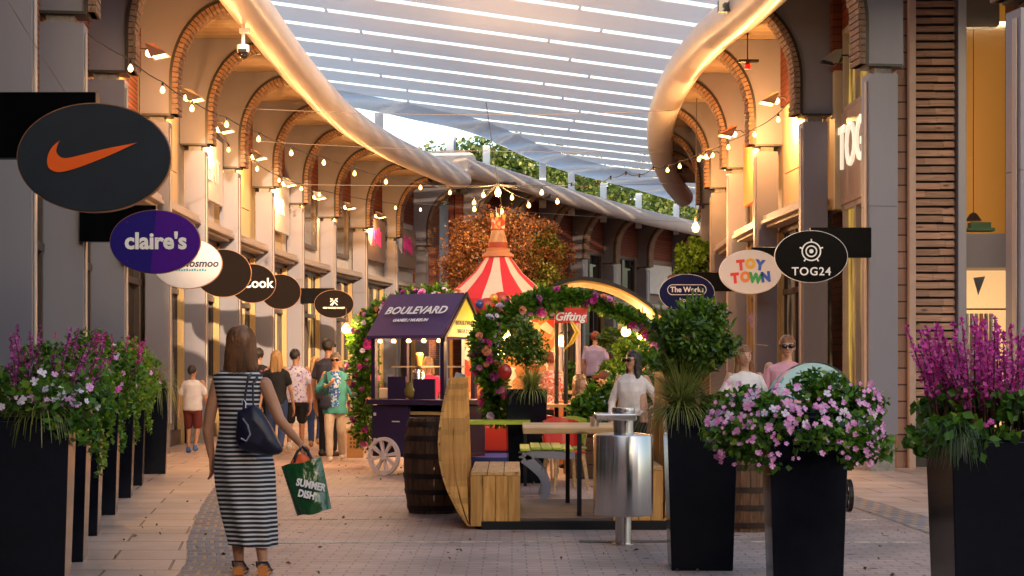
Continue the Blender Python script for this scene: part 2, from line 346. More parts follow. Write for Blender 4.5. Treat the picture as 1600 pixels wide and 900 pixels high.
# ------------------------------------------------------------------ the arcaded wings
CAPZ = 5.43; FINZ = 5.56; TOP = 7.52
def wing(name, label, cols, side, tube_pts, cfg, tr=.34):
    """cols: (y, x) street edge of every column; side: -1 street lies to the right of the facade, +1 to the left"""
    root = thing(name, label, 'building'); dz_ = cfg.get('dz', 0); CAPZ, FINZ, TOP = 5.43+dz_, 5.56+dz_, 7.52+dz_
    n = len(cols); Pt = [Vector((x, y, 0)) for y, x in cols]
    def frame_at(i):
        a, b = Pt[max(i-1, 0)], Pt[min(i+1, n-1)]; t = (b - a).normalized()
        nn = Vector((t.y, -t.x, 0)) if side < 0 else Vector((-t.y, t.x, 0)); return t, nn
    Zu = Vector((0,0,1))
    skipc = cfg.get('skip', ())
    for i in range(n):
        t, nn = frame_at(i); w = cfg['w'](i); o = Pt[i]
        if i in cfg.get('noc', ()): continue
        M = Matrix(((nn.x, t.x, 0, o.x), (nn.y, t.y, 0, o.y), (0,0,1,0), (0,0,0,1)))   # u = to street, v = along facade, z
        # column: two cladding panels with a shadow joint, on a stone footing
        c = MB()
        zj = [.50, 3.62, CAPZ]
        for j_ in range(2): c.box(-w, 0, 0, .34, zj[j_] + (.003 if j_ else 0), zj[j_+1] - (.003 if j_ < 1 else 0), M)
        c.k = 3; c.box(-w+.012, -.012, .012, .328, .52, CAPZ-.02, M)
        c.k = 1
        c.box(-w+.03, -.03, .03, .31, 0, .50, M)
        c.k = 2; c.box(-w-.03, -w-.004, .10, .24, .5, CAPZ-.05, M); c.box(.004, .022, .07, .16, .5, CAPZ-.1, M)
        col = obj('column', c, [CLAD, STONE, LEDGE, TRIM], root, bevel=.003)
        c = MB(); c.box(-w*.82, -w*.22, .05, .28, CAPZ, FINZ, M); obj('capital_block', c, STONE, col)
        c = MB(); c.box(-w-.06, .03, -.02, .36, FINZ-.035, FINZ, M); obj('capital_plate', c, TRIM, col)
        # bracket fin that widens into a quarter arch under the roof
        rx, z1, rz_ = cfg.get('rx', 1.05), FINZ+.55, TOP-FINZ-.55-.06
        arc = [(0, FINZ)] + [(rx - rx*math.cos(a), z1 + rz_*math.sin(a)) for a in [R(90)*k/14 for k in range(15)]]
        poly = [(-w-.10, FINZ)] + arc + [(rx+.12, z1+rz_), (rx+.12, TOP), (-w-.10, TOP)]
        f = MB(); f.prism(poly, nn, Zu, t, o, .06, .24)
        fin = obj('bracket_fin', f, CLAD, root, bevel=.006)
        # black edging and the arch of brick voussoirs under the curve
        e = MB(); v = MB(); dense = [(0, FINZ)] + [(0, FINZ + .55*k/5) for k in range(1, 5)] + arc[1:]
        L_ = [Vector((a, b_, 0)) for a, b_ in dense]
        off = []
        for k in range(len(L_)):
            tt = (L_[min(k+1, len(L_)-1)] - L_[max(k-1, 0)]).normalized(); off.append(Vector((tt.y, -tt.x, 0)))
        for k in range(len(L_)-1):
            q = [L_[k], L_[k+1], L_[k+1]+off[k+1]*.115, L_[k]+off[k]*.115]
            e.prism([(p.x, p.y) for p in q], nn, Zu, t, o, .015, .40)
        obj('arch_edging', e, TRIM, fin)
        # resample for bricks
        cum = [0]
        for k in range(len(L_)-1): cum.append(cum[-1] + (L_[k+1]-L_[k]).length)
        tot = cum[-1]; nb = int(tot/.085); rr = random.Random(i)
        for kb in range(nb):
            s0, s1 = tot*kb/nb, tot*(kb+.80)/nb; pp = []
            for s_ in (s0, s1):
                for k in range(len(cum)-1):
                    if cum[k] <= s_ <= cum[k+1] + 1e-9: u = (s_-cum[k])/(cum[k+1]-cum[k]); pp.append((L_[k].lerp(L_[k+1], u), off[k].lerp(off[k+1], u).normalized())); break
            j = rr.uniform(-.009, .009); d0 = .05; d1 = .145 + j
            q = [pp[0][0]+pp[0][1]*d0, pp[1][0]+pp[1][1]*d0, pp[1][0]+pp[1][1]*d1, pp[0][0]+pp[0][1]*d1]
            v.prism([(p.x, p.y) for p in q], nn, Zu, t, o, .0 + abs(j), .42)
        obj('arch_bricks', v, VOUS, fin)
        # black roof beam just behind the fin
        bmx = MB(); bmx.box(-w-.1, rx+.25, .48, .62, TOP-.20, TOP-.01, M); obj('roof_beam', bmx, TRIM, root)
    D = .46
    for i in range(n-1):
        if i in cfg.get('nobay', ()): continue
        a, b = Pt[i], Pt[i+1]; t = (b-a).normalized(); ln = (b-a).length
        nn = Vector((t.y, -t.x, 0)) if side < 0 else Vector((-t.y, t.x, 0))
        M = Matrix(((t.x, nn.x, 0, a.x), (t.y, nn.y, 0, a.y), (0,0,1,0), (0,0,0,1)))    # u along, v to street
        sp = cfg['bay'](i)
        w_ = MB(); w_.k = 0
        lit = sp.get('glass', GLASSW2)
        # storefront zone 0..4.05, ledge, upper panel zone 4.2..6.3, boarding 6.3..TOP
        w_.box(-.1, ln+.1, -D-.25, -D, 6.25, TOP, M)
        obj('upper_boarding', w_, REDWOOD if not sp.get('brick') else BRICKR, root)
        if not sp.get('noledge'): l = MB(); l.box(.36, ln-.10, -D, -.05, 4.06, 4.13, M); l.box(.36, ln-.10, -D, -.09, 4.13, 4.22, M); l.box(.36, ln-.10, -D, -.16, 4.0, 4.06, M); obj('ledge', l, LEDGE, root, bevel=.01)
        up = sp.get('up', 'panel')
        w_ = MB(); w_.box(-.1, ln+.1, -D-.25, -D-.04, 4.0, 6.25, M)
        uw = obj('upper_wall', w_, BRICKR if sp.get('brick') else sp.get('wallm', CREAM), root)
        if up == 'panel':
            p = MB(); p.box(.5, ln-.3, -D-.04, -D+.01, 4.30, 4.95, M); p.box(.5, ln-.3, -D-.04, -D+.01, 4.97, 6.2, M)
            obj('wall_panel', p, sp.get('pm', CREAM), uw, bevel=.005)
        elif up == 'window':
            p = MB(); p.box(.7, ln-.4, -D-.035, -D-.01, 4.7, 6.1, M); pw = obj('window', p, GLASSD, root)
            f = MB()
            for u0, u1, z0, z1 in ((.62,.72,4.6,6.2),(ln-.42,ln-.32,4.6,6.2),(.62,ln-.32,4.6,4.7),(.62,ln-.32,6.1,6.2),(ln*.5,ln*.5+.06,4.6,6.2)): f.box(u0,u1,-D-.02,-D+.06,z0,z1,M)
            obj('frame', f, FRAME, pw)
            p = MB(); p.box(.74, ln*.5, -D+.005, -D+.02, 4.75, 5.9, M); obj('blind', p, LEDGE, pw)
        elif up == 'signpanel':
            p = MB(); p.box(.5, ln-.3, -D+.12, -D+.20, 4.7, 6.0, M); sg = obj('sign_panel', p, sp.get('pm'), root, bevel=.01)
            rm = Matrix(((t.x*(1 if side>0 else 1), 0, nn.x), (t.y, 0, nn.y), (0, 1, 0)))
            if sp.get('txt'):
                s_ = text_obj('lettering', sp['txt'], sp.get('ts', .6), sp.get('tm', WHITE), sg, (0,0,0))
                if side < 0: s_.matrix_local = Matrix.Translation(a + t*(ln*.55) + nn*(-D+.21) + Zu*sp.get('tz', 5.3)) @ Matrix(((t.x,0,nn.x),(t.y,0,nn.y),(0,1,0))).to_4x4()
                else: s_.matrix_local = Matrix.Translation(a + t*(ln*.5) + nn*(-D+.21) + Zu*sp.get('tz', 5.3)) @ Matrix(((-t.x,0,nn.x),(-t.y,0,nn.y),(0,1,0))).to_4x4()
            if sp.get('strip'):
                for kk, (cm, u0, u1) in enumerate(sp['strip']):
                    q = MB(); nbars = 5
                    for z in range(nbars):
                        uu = u0 + (u1-u0)*z/nbars; q.box(uu, uu+(u1-u0)/nbars*.8, -D+.2, -D+.212, 5.15 + .06*((z*3) % 4), 5.75 - .05*((z*5) % 3), M)
                    obj('banner_letter', q, cm, sg)
        # storefront: stall riser, mullions, transom, glass
        p = MB(); p.box(.30, ln-.05, -D-.10, -D-.06, .25, 4.0, M); gl = obj('shop_window', p, lit, root)
        f = MB(); nm = sp.get('mull', 3)
        for k in range(nm+1):
            u = .34 + (ln-.55)*k/nm; f.box(u-.035, u+.035, -D-.08, -D+.03, 0, 4.0, M)
        f.box(.3, ln-.05, -D-.08, -D+.04, 3.88, 4.0, M); f.box(.3, ln-.05, -D-.08, -D+.03, 2.75, 2.85, M); f.box(.3, ln-.05, -D-.1, -D+.05, 0, .28, M)
        obj('frame', f, FRAME, gl, bevel=.004)
        if i >= cfg.get('jamb', 0): f = MB(); f.box(ln-.17, ln-.10, -D, -D+.10, .02, 3.9, M); f.box(ln-.26, ln-.24, -D, -D+.05, .02, 3.9, M); obj('door_jamb', f, GOLD, gl)
        w_ = MB(); w_.box(-.1, ln+.1, -D-.5, -D-.3, 0, TOP, M); obj('back_wall', w_, REDWOOD, root)
    # roof slab with slatted soffit, gutter tube
    tp = spline(tube_pts, 48); Y = [p.y for p in tp]; sof = MB(); rf = MB()
    fac = [(y, x) for y, x in cols]
    m_ = 40
    ya0, ya1 = cfg['roof']
    ins = []; outs = []
    for k in range(m_+1):
        y = ya0 + (ya1-ya0)*k/m_
        tx = interp([(p.y, p.x) for p in tp], y); fx = interp(fac, y) + side*(.46+3.5)
        ins.append((tx, y)); outs.append((fx, y))
    for k in range(m_):
        a, b, c_, d = ins[k], ins[k+1], outs[k+1], outs[k]
        for mb, z0, z1 in ((sof, TOP, TOP+.03), (rf, TOP+.032, TOP+.12)):
            vs = [(*a, z0), (*b, z0), (*c_, z0), (*d, z0), (*a, z1), (*b, z1), (*c_, z1), (*d, z1)]
            mb.add(vs, [(0,3,2,1),(4,5,6,7),(0,1,5,4),(2,3,7,6)])
    obj('soffit', sof, SOFFIT, root); obj('roof', rf, WHITE, root)
    tb = MB(); rads = [tr]*len(tp)
    if cfg.get('round'):
        for k in range(1, 5): rads[-k] = tr*math.sin(math.acos(min(.999, (5-k)/5)) + .0) if False else tr*[.45,.78,.93,.99][k-1]
    tb.tube(tp, rads, 20); obj('gutter_tube', tb, TUBE, root, smooth=2)
    return root
DARKSIGN = mat('dark_sign_panel', (.05,.045,.045), .4, var=.2)
PINK = mat('pink_banner', (.80,.04,.32), .5)
WBAN = mat('white_banner', (.75,.73,.72), .5)
PALEP = mat('pale_panel', (.55,.52,.50), .55, var=.08)
BROWNP = mat('brown_panel', (.22,.15,.11), .5, var=.15)
NEONW = mat_emit('lit_letters', (1.0,.88,.68), .2)
ORANGEP = mat('orange_sign', (.75,.16,.03), .5)
def lbay(i):
    # bay i lies between column i and i+1 ; columns 0.. start at y=3.5
    d = {0:dict(brick=1,noledge=1,up='none',glass=GLASSD),1:dict(brick=1,noledge=1,up='none',glass=GLASSD),2:dict(brick=1,noledge=1,up='none',glass=GLASSD),3:dict(brick=1,noledge=1,up='none',glass=GLASSD),4:dict(brick=1,up='none',noledge=1,glass=GLASSD),5:dict(brick=1,up='none',glass=GLASSD),
         6:dict(up='panel',glass=GLASSW2),
         7:dict(up='signpanel',pm=PALEP,txt='NEXT',ts=.7,glass=GLASSD,wallm=PALEP),
         8:dict(up='panel',glass=GLASSW),
         9:dict(up='signpanel',pm=PALEP,txt='RIVER',ts=.55,tm=NEONW,glass=GLASSW2,wallm=CREAM),
         10:dict(up='window',wallm=PALEP,glass=GLASSW),
         11:dict(up='window',wallm=PALEP,glass=GLASSD),
         12:dict(up='signpanel',pm=BROWNP,strip=[(WBAN,1.0,1.6),(PINK,1.75,2.8)],wallm=PALEP,glass=GLASSW),
         13:dict(up='signpanel',pm=BROWNP,strip=[(WBAN,1.0,1.6),(PINK,1.75,2.8)],wallm=PALEP,glass=GLASSW2)}
    return d.get(i, {})
LT = [(-3.1,2,7.43),(-3.7,10,7.43),(-4.15,18,7.43),(-4.34,24,7.43),(-4.36,28,7.43),(-4.31,33,7.43),(-4.05,38.5,7.43),(-3.45,43.1,7.43),(-2.78,46.4,7.43),(-1.99,49.8,7.43),(-1.45,51.6,7.43)]
wing('shopping_arcade', 'long curving arcade of grey columns and brick arches along the left side of the street', LC, -1, LT,
     dict(w=lambda i: .53 if i < 6 else .38, bay=lbay, roof=(2, 51.5), round=1, jamb=6), .34)
def rbay(i):
    d = {0:dict(up='none', brick=1), 1:dict(up='none'), 2:dict(up='panel', glass=GLASSW2), 3:dict(up='signpanel', pm=ORANGEP, wallm=PALEP, glass=GLASSW),
         4:dict(up='panel'), 5:dict(up='panel')}
    return d.get(i, {})
RT = [(4.9,14,7.43),(4.5,20,7.43),(3.98,26.2,7.43),(3.64,28.8,7.43),(3.46,32.3,7.43),(3.51,36.3,7.43),(3.73,40.2,7.43),(4.2,45,7.43),(5.08,51.2,7.43),(6.07,56.6,7.43)]
wing('shopping_arcade', 'tall arcade of grey columns and arches on the right with the timber slatted wall', RCL, 1, RT,
     dict(w=lambda i: .60 if i == 0 else .40, bay=rbay, roof=(17, 53), nobay=(0,1)), .34)
def fbay(i):
    d = {3:dict(up='window', wallm=BROWNP, glass=GLASSD), 4:dict(up='window', wallm=BROWNP, glass=GLASSW), 5:dict(up='signpanel', pm=PALEP, wallm=BROWNP)}
    return d.get(i, dict(up='window', wallm=BROWNP))
FT = [(-1.7,52.6,8.05),(-1.1,54,8.03),(.05,56.4,7.99),(1.67,59.6,7.87),(3.81,63.5,7.74),(5.94,67.5,7.66),(8.3,71.5,7.6),(11,76,7.55)]
FT = [(x, y, z - .0) for x, y, z in FT]
wing('shopping_arcade', 'distant shaded arcade curving behind the autumn tree with red boarding under its arches', FC, -1, FT,
     dict(w=lambda i: .5, bay=fbay, roof=(53.2, 76), dz=.28), .31)
# rounded white roof nose at the start of the far wing
nz = MB(); poly = [(-3.4,0),(-1.6,0)] + [(-1.6+.42*math.sin(a), .32-.32*math.cos(a)) for a in [R(180)*k/8 for k in range(1,9)]] + [(-3.4,.64)]
nz.prism(poly, (1,0,0), (0,0,1), (0,1,0), (0,53.2,7.97), 0, 3.0)
obj('roof_end', nz, WHITE, label='rounded white roof end slab beyond the left gutter tube', cat='roof', bevel=.05)
# brick gable with pale cladding column seen through the last arch on the left
bg_ = thing('brick_building', 'red brick building corner with a pale blue clad pier beyond the last left arch', 'building', (-2.6,58,0))
c = MB(); c.box(-1.2, -.05, 0, .5, 0, 7.3); c.box(.85, 1.35, .2, .5, 0, 7.3); obj('wall', c, BRICKR, bg_)
c = MB(); c.box(-.02, .82, -.15, .5, 0, 7.3); obj('clad_pier', c, mat('pale_blue_cladding', (.60,.65,.75), .4, var=.05), bg_, bevel=.01)
c = MB(); c.box(-.06, .9, -.2, -.151, 5.1, 5.2); obj('string_course', c, LEDGE, bg_)
c = MB(); c.box(.95, 1.25, .17, .198, 5.2, 6.8); obj('window', c, GLASSD, bg_)

# ---- right front building: slatted end wall, tall window with its interior, shopfront of the outdoor shop
rb = thing('corner_shop_building', 'corner building with weathered timber slats and a tall golden window right of the grey columns', 'building', (0,0,0))
SLAT = mat_wood('weathered_slats', (.22,.115,.075), (.40,.24,.17), 1.2, 0, .7)
zf = 22.6
c = MB(); c.box(X(1429,zf), X(1494,zf), zf+.16, zf+.3, 0, 9.5); obj('backing_wall', c, TRIM, rb)
sl_ = MB(); pitch = .117; k = 0; z = .9; rr = random.Random(3)
while z < 7.6:
    x0 = X(1429.5,zf); x1 = X(1493,zf); cut = x0 + (x1-x0)*rr.uniform(.25,.8)
    for a, b in ((x0, cut-.004), (cut, x1)):
        dz = rr.uniform(-.004,.004)
        vs = [(a,zf+.02,z+dz),(b,zf+.02,z+dz),(b,zf+.16,z+.05+dz),(a,zf+.16,z+.05+dz),(a,zf+.055,z+.09+dz),(b,zf+.055,z+.09+dz),(b,zf+.16,z+.09+dz),(a,zf+.16,z+.09+dz)]
        sl_.add(vs, [(0,3,2,1),(4,5,6,7),(0,1,5,4),(1,2,6,5),(2,3,7,6),(3,0,4,7)])
    z += pitch
obj('timber_slats', sl_, SLAT, rb)
c = MB(); c.box(X(1418,zf), X(1428.5,zf), zf-.1, zf+.3, 0, 9.5); obj('corner_post', c, mat('post_pinkish', (.42,.30,.25), .55, var=.1), rb, bevel=.01)
c = MB(); c.box(X(1402,zf), X(1417.5,zf), zf+.02, zf+.3, 0, 9.5); obj('tile_return', c, mat_brick('brown_tile', (.25,.16,.13), (.30,.19,.15), (.05,.03,.03), 2, .235, .012, rot=(R(90),0,0)), rb)
c = MB(); c.box(X(1494.5,zf), X(1508,zf), zf-.08, zf+.3, 0, 9.5); obj('window_post', c, CLAD, rb, bevel=.01)
YEL = mat_emit('lit_yellow_wall', (.75,.30,.025), .10); YEL2 = mat_emit('lit_cream_wall', (1.0,.58,.24), .32)  # room light put into these walls as their own glow
c = MB(); c.box(X(1500,zf), X(1640,zf), zf+1.2, zf+1.3, H(362,zf), 9.5); obj('upper_interior_wall', c, YEL, rb)
c = MB(); c.box(X(1500,zf), X(1640,zf), zf+1.0, zf+1.1, 0, H(362,zf)-.02); obj('lower_interior_wall', c, YEL2, rb)
c = MB(); c.box(X(1508,zf), X(1620,zf), zf+.3, zf+1.2, H(416,zf), H(362,zf)); obj('floor_edge', c, CLAD, rb)
c = MB(); c.box(X(1508,zf), X(1620,zf), zf+.02, zf+.035, 0, 9.4)
GL = bpy.data.materials.new('clear_glass'); GL.use_nodes = True
Nn, Ll = nodes(GL); tr_ = Nn.new('ShaderNodeBsdfTransparent'); gs = Nn.new('ShaderNodeBsdfGlossy'); gs.inputs['Roughness'].default_value = .03; mxs = Nn.new('ShaderNodeMixShader'); mxs.inputs[0].default_value = .12
Ll.new(tr_.outputs[0], mxs.inputs[1]); Ll.new(gs.outputs[0], mxs.inputs[2]); Ll.new(mxs.outputs[0], Nn['Material Output'].inputs[0])
obj('window_pane', c, GL, rb)
c = MB(); c.box(X(1509,zf), X(1560,zf), zf-.05, zf+.25, H(40,zf), 9.4); obj('lintel', c, FRAME, rb)
# bunting triangle, garment rail, ledge stock behind the glass
c = MB(); c.prism([(0,0),(.17,.02),(.07,-.25)], (1,0,0), (0,0,1), (0,1,0), (X(1521,zf+.4), zf+.4, H(434,zf+.4)), 0, .01)
obj('bunting_flag', c, mat('slate_cloth', (.09,.11,.12), .8), label='dark triangular flag hanging behind the tall right window', cat='flag')
rail = thing('garment_rail', 'rail of pale clothes behind the lower tall window on the far right', 'clothes rail', (X(1530,zf+.6), zf+.6, 0))
c = MB(); c.tube([(-.25,0,H(483,zf+.6)),(.45,0,H(483,zf+.6))], .012); c.tube([(-.2,0,0),(-.2,0,H(483,zf+.6))], .012); obj('rail', c, BLACKM, rail)
for k, cc in enumerate(((.5,.5,.52),(.45,.44,.5),(.55,.52,.5),(.7,.2,.08),(.4,.42,.5),(.6,.58,.6))):
    c = MB(); x = -.18 + k*.07; c.frustum(.012,.10,H(600,zf+.6),.014,.05,H(492,zf+.6)+.02, Matrix.Translation((x,0,0))); obj('shirt', c, mat('garment%d' % k, cc, .9), rail)
c = MB(); c.box(-.15,.25,-.1,.1,0,.05); c.box(-.1,.2,-.08,.08,.05,.13)
obj('display_box', c, mat('green_box', (.02,.16,.05), .6), label='green box on the upper window ledge at far right', cat='box', loc=(X(1525,zf+.5), zf+.5, H(362,zf+.5)+.002), bevel=.01)
pd = thing('pendant_lamp', 'black pendant lamp hanging above the green box in the golden window', 'lamp', (X(1521,zf+.5), zf+.5, H(345,zf+.5)))
c = MB(); c.tube([(0,0,.1),(0,0,4.5)], .006); obj('cord', c, BLACKM, pd); c = MB(); c.lathe([(.02,.12),(.05,.1),(.12,0),(.11,0)], 16); obj('lamp_shade', c, BLACKM, pd, smooth=2)
# shopfront between the two front right columns: bay 1 (21.8,4.87) to (26.1,4.75)
a = Vector((4.87,21.8,0)); b = Vector((4.75,26.1,0)); t = (b-a).normalized(); nn = Vector((-t.y, t.x, 0)); ln = (b-a).length; D = .62
M = Matrix(((t.x, nn.x, 0, a.x), (t.y, nn.y, 0, a.y), (0,0,1,0), (0,0,0,1)))
TAN = mat('taupe_fascia', (.34,.25,.19), .5, var=.08)
c = MB(); c.box(.9, ln+.2, -D-.2, -D, 6.9, TOP, M); obj('boarding', c, REDWOOD, rb)
c = MB(); c.box(.9, ln+.2, -D-.06, -D+.03, 4.05, 5.55, M); fa = obj('fascia', c, TAN, rb, bevel=.01)
tt = text_obj('lettering', 'TOG24', .98, NEONW, fa, (0,0,0), ext=.02, offset=.012); tt.matrix_local = Matrix.Translation(a + t*3.0 + nn*(-D+.05) + Vector((0,0,4.92))) @ Matrix(((-t.x,0,nn.x),(-t.y,0,nn.y),(0,1,0))).to_4x4() @ Matrix.Diagonal((.82,1,1,1))
OLIVE = lit_glass('olive_lit_glass', (.10,.055,.008), (.55,.32,.05), .3, 5.0)
for nm_, z0, z1 in (('upper_window',5.55,6.9), ('shop_window',.25,4.05)):
    c = MB(); c.box(.9, ln+.1, -D-.12, -D-.08, z0, z1, M); gl = obj(nm_, c, OLIVE, rb)
    f = MB()
    for k in range(5): u = .95 + (ln-1.1)*k/4; f.box(u-.04, u+.04, -D-.1, -D, z0, z1, M)
    f.box(.92, ln, -D-.1, -D, z1-.08, z1, M); f.box(.92, ln, -D-.1, -D, z0, z0+.08, M)
    obj('frame', f, LEDGE, gl)
c = MB(); c.box(-.2, ln+.2, -D-2.0, -D-1.9, 0, TOP, M); obj('back_wall', c, REDWOOD, rb)
# low mass behind: closes the right block
c = MB(); c.box(7.2, 16, 23.9, 60, 0, 9.5); obj('rear_wall', c, BRICKR, rb)

# ------------------------------------------------------------------ high louvred canopy
cn = thing('louvred_canopy', 'huge white louvred canopy roofing the street between the two arcades', 'canopy', (0,0,0))
HC = EYE + 8.0; mslope = .40; tilt = .055
def czc(x): return HC - tilt*x
CE = [(-12,45),(-9,47),(-6.6,49.2),(-4.4,51),(-3.2,52.4),(-1.3,54.8),(1.5,62.5),(5.5,69),(8.4,74.5),(12,81),(16,88)]      # x,y of the canopy's far-left edge
def edge_y(x): return interp([(a_, b_) for a_, b_ in CE], x)
CANW = mat('canopy_white', (.66,.69,.74), .5, var=.05, scale=.3)
N, L = nodes(CANW); b_ = N['Principled BSDF']; tl = N.new('ShaderNodeBsdfTranslucent'); tl.inputs['Color'].default_value = (.80,.86,.93,1)
mxt = N.new('ShaderNodeMixShader'); mxt.inputs[0].default_value = .50; L.new(b_.outputs[0], mxt.inputs[1]); L.new(tl.outputs[0], mxt.inputs[2]); L.new(mxt.outputs[0], N['Material Output'].inputs[0])
k = 0; y0 = 25.0; pitch = 1.98
while y0 < 92:
    # blade axis: y = y0 + mslope*x ; spans from the edge curve to x = 15
    xs = None
    for q in range(261):
        x = -11 + q*.1
        if y0 + mslope*x < edge_y(x) - 1.6: xs = x; break
    if xs is not None and xs < 14.5:
        bl = MB(); w = 1.62; th = .02
        x0, x1 = xs, 15.0; ya, yb = y0 + mslope*x0, y0 + mslope*x1
        sec = [(0,0),(w*.5,-.035),(w,0),(w,th),(0,th)]
        vs = [(x0, ya+a_, czc(x0)+b_) for a_, b_ in sec] + [(x1, yb+a_, czc(x1)+b_) for a_, b_ in sec]
        bl.add(vs, [(0,1,2,3,4),(5,6,7,8,9)] + [(i, (i+1) % 5, 5+(i+1) % 5, 5+i) for i in range(5)])
        xx = xs + 1.5 + (k % 3)*.6
        while xx < 14: bl.box(xx-.03, xx+.03, y0+mslope*xx+w-.01, y0+mslope*xx+pitch+.02, czc(xx)+.005, czc(xx)+.028); xx += 5.2
        obj('louvre_blade', bl, CANW, cn)
        if k % 1 == 0:
            for xx in (-2.0, 3.0, 8.0):
                if xx > x0:
                    pass
    y0 += pitch; k += 1
# smooth white edge band that follows the curve
eb = MB(); ep = spline([(a_, b_, 0) for a_, b_ in CE], 70)
for i in range(len(ep)-1):
    p, q = ep[i], ep[i+1]
    def sec(p):
        j = p.x; wv = 2.1 + 1.6*max(0, min(1, (p.x+1)/5))
        return [(p.x, p.y, czc(j)+.10), (p.x, p.y, czc(j)-.10), (p.x+.2, p.y-.9, czc(j)-.26), (p.x+.6, p.y-wv, czc(j)-.06), (p.x+.6, p.y-wv, czc(j)+.10)]
    eb.add(sec(p)[:4] + sec(q)[:4], [(j, j+1, 4+j+1, 4+j) for j in range(3)])
obj('edge_band', eb, CANW, cn, smooth=2)
for (px, Z, ytop) in ((592,51.2,0),(703,55.6,0),(760,57.5,0),(848,61,0),(893,64,0),(943,67,0),(998,70,0),(1057,73.5,0)):
    x = X(px, Z); c = MB(); c.box(x-.13, x+.13, Z, Z+.26, 7.5, czc(x)-.1); obj('canopy_post', c, WHITE, cn, bevel=.01)
    if px == 703: c = MB(); c.box(x+.14, x+.20, Z+.05, Z+.2, 7.5, czc(x)-.1); obj('rain_pipe', c, mat('blue_pipe', (.08,.14,.28), .4), cn)
# unseen stepped block, added behind the camera to shade the near street
sb = thing('rear_building', 'plain brick block behind the viewpoint that shades the near paving', 'building', (0,-30,0))
c = MB(); c.box(-40,6.6,-10,0,0,30); c.box(6.6,13.5,-10,0,0,13); c.box(13.5,60,-10,0,0,17.5); obj('wall', c, BRICKR, sb)
# ------------------------------------------------------------------ vegetation helpers
def rnd_unit(n, rs): v = rs.normal(size=(n,3)); return v/np.linalg.norm(v, axis=1)[:,None]
def leaf_obj(name, pts, size, m, parent, seed=0, long=2.0, flop=.3, dirs=None, label=None):
    """one bent two-quad leaf per point"""
    rs = np.random.RandomState(seed); n = len(pts); pts = np.asarray(pts, float)
    d = rnd_unit(n, rs) if dirs is None else np.asarray(dirs) + rs.normal(size=(n,3))*.35
    d /= np.linalg.norm(d, axis=1)[:,None]
    r = rnd_unit(n, rs); s = np.cross(d, r); s /= np.linalg.norm(s, axis=1)[:,None]; nn = np.cross(d, s)
    sz = (size*rs.uniform(.6,1.35,n))[:,None]; l = sz*long*.5; w = sz*.5
    p0 = pts - d*l; p1 = pts - s*w + nn*w*flop; p2 = pts + d*l; p3 = pts + s*w + nn*w*flop
    V = np.stack([p0,p1,p2,p3], 1).reshape(-1,3)
    me = bpy.data.meshes.new(name); me.vertices.add(4*n); me.vertices.foreach_set('co', V.ravel())
    i = np.arange(n)*4; T = np.stack([i,i+1,i+2, i,i+2,i+3], 1).ravel()
    me.loops.add(6*n); me.loops.foreach_set('vertex_index', T); me.polygons.add(2*n)
    me.polygons.foreach_set('loop_start', np.arange(2*n)*3); me.polygons.foreach_set('loop_total', np.full(2*n,3)); me.update(calc_edges=True)
    me.materials.append(m); o = bpy.data.objects.new(name, me); COL.objects.link(o); o.parent = parent
    if label: o['label'] = label
    return o
def clump_pts(n, c, r, seed, clumps=14, spread=.30, shell=.55):
    """points in clumps scattered through an ellipsoid: uneven outline, gaps, dark insides"""
    rs = np.random.RandomState(seed); u = rnd_unit(clumps, rs)*(rs.uniform(shell,1,clumps)**.6)[:,None]
    k = rs.randint(0, clumps, n); p = u[k] + rnd_unit(n, rs)*(rs.uniform(0,1,n)**.5)[:,None]*spread
    return p*np.array(r) + np.array(c)
LEAFG = mat_leaf('leaf_green', (.012,.055,.004), (.12,.28,.016), extra=(.34,.42,.04), trans=.35)
LEAFD = mat_leaf('leaf_dark', (.010,.042,.004), (.13,.25,.018), trans=.25, extra=(.26,.32,.04))
LEAFB = mat_leaf('leaf_bright', (.03,.12,.006), (.22,.38,.025), trans=.4)
GRASSM = mat_leaf('grass_blade', (.07,.12,.015), (.42,.44,.11), trans=.35, extra=(.62,.50,.2))
AUT = mat_leaf('autumn_leaf', (.09,.028,.008), (.34,.12,.03), trans=.3, extra=(.14,.15,.03))
BARK = mat('bark', (.06,.04,.025), .9, var=.4, scale=20, bump=.8)
SOIL = mat('soil', (.02,.012,.008), .95, bump=.8)
PINKF = mat_leaf('pink_petal', (.80,.22,.62), (.95,.55,.85), trans=.3)
WHITF = mat_leaf('white_petal', (.80,.60,.80), (.94,.86,.94), trans=.3)
MAGF = mat_leaf('magenta_petal', (.45,.015,.22), (.92,.13,.58), trans=.3)
PURPF = mat_leaf('purple_petal', (.20,.02,.14), (.62,.12,.46), trans=.3)
REDST = mat('red_stem', (.10,.03,.02), .7)
YELF = mat('flower_eye', (.7,.55,.15), .6)
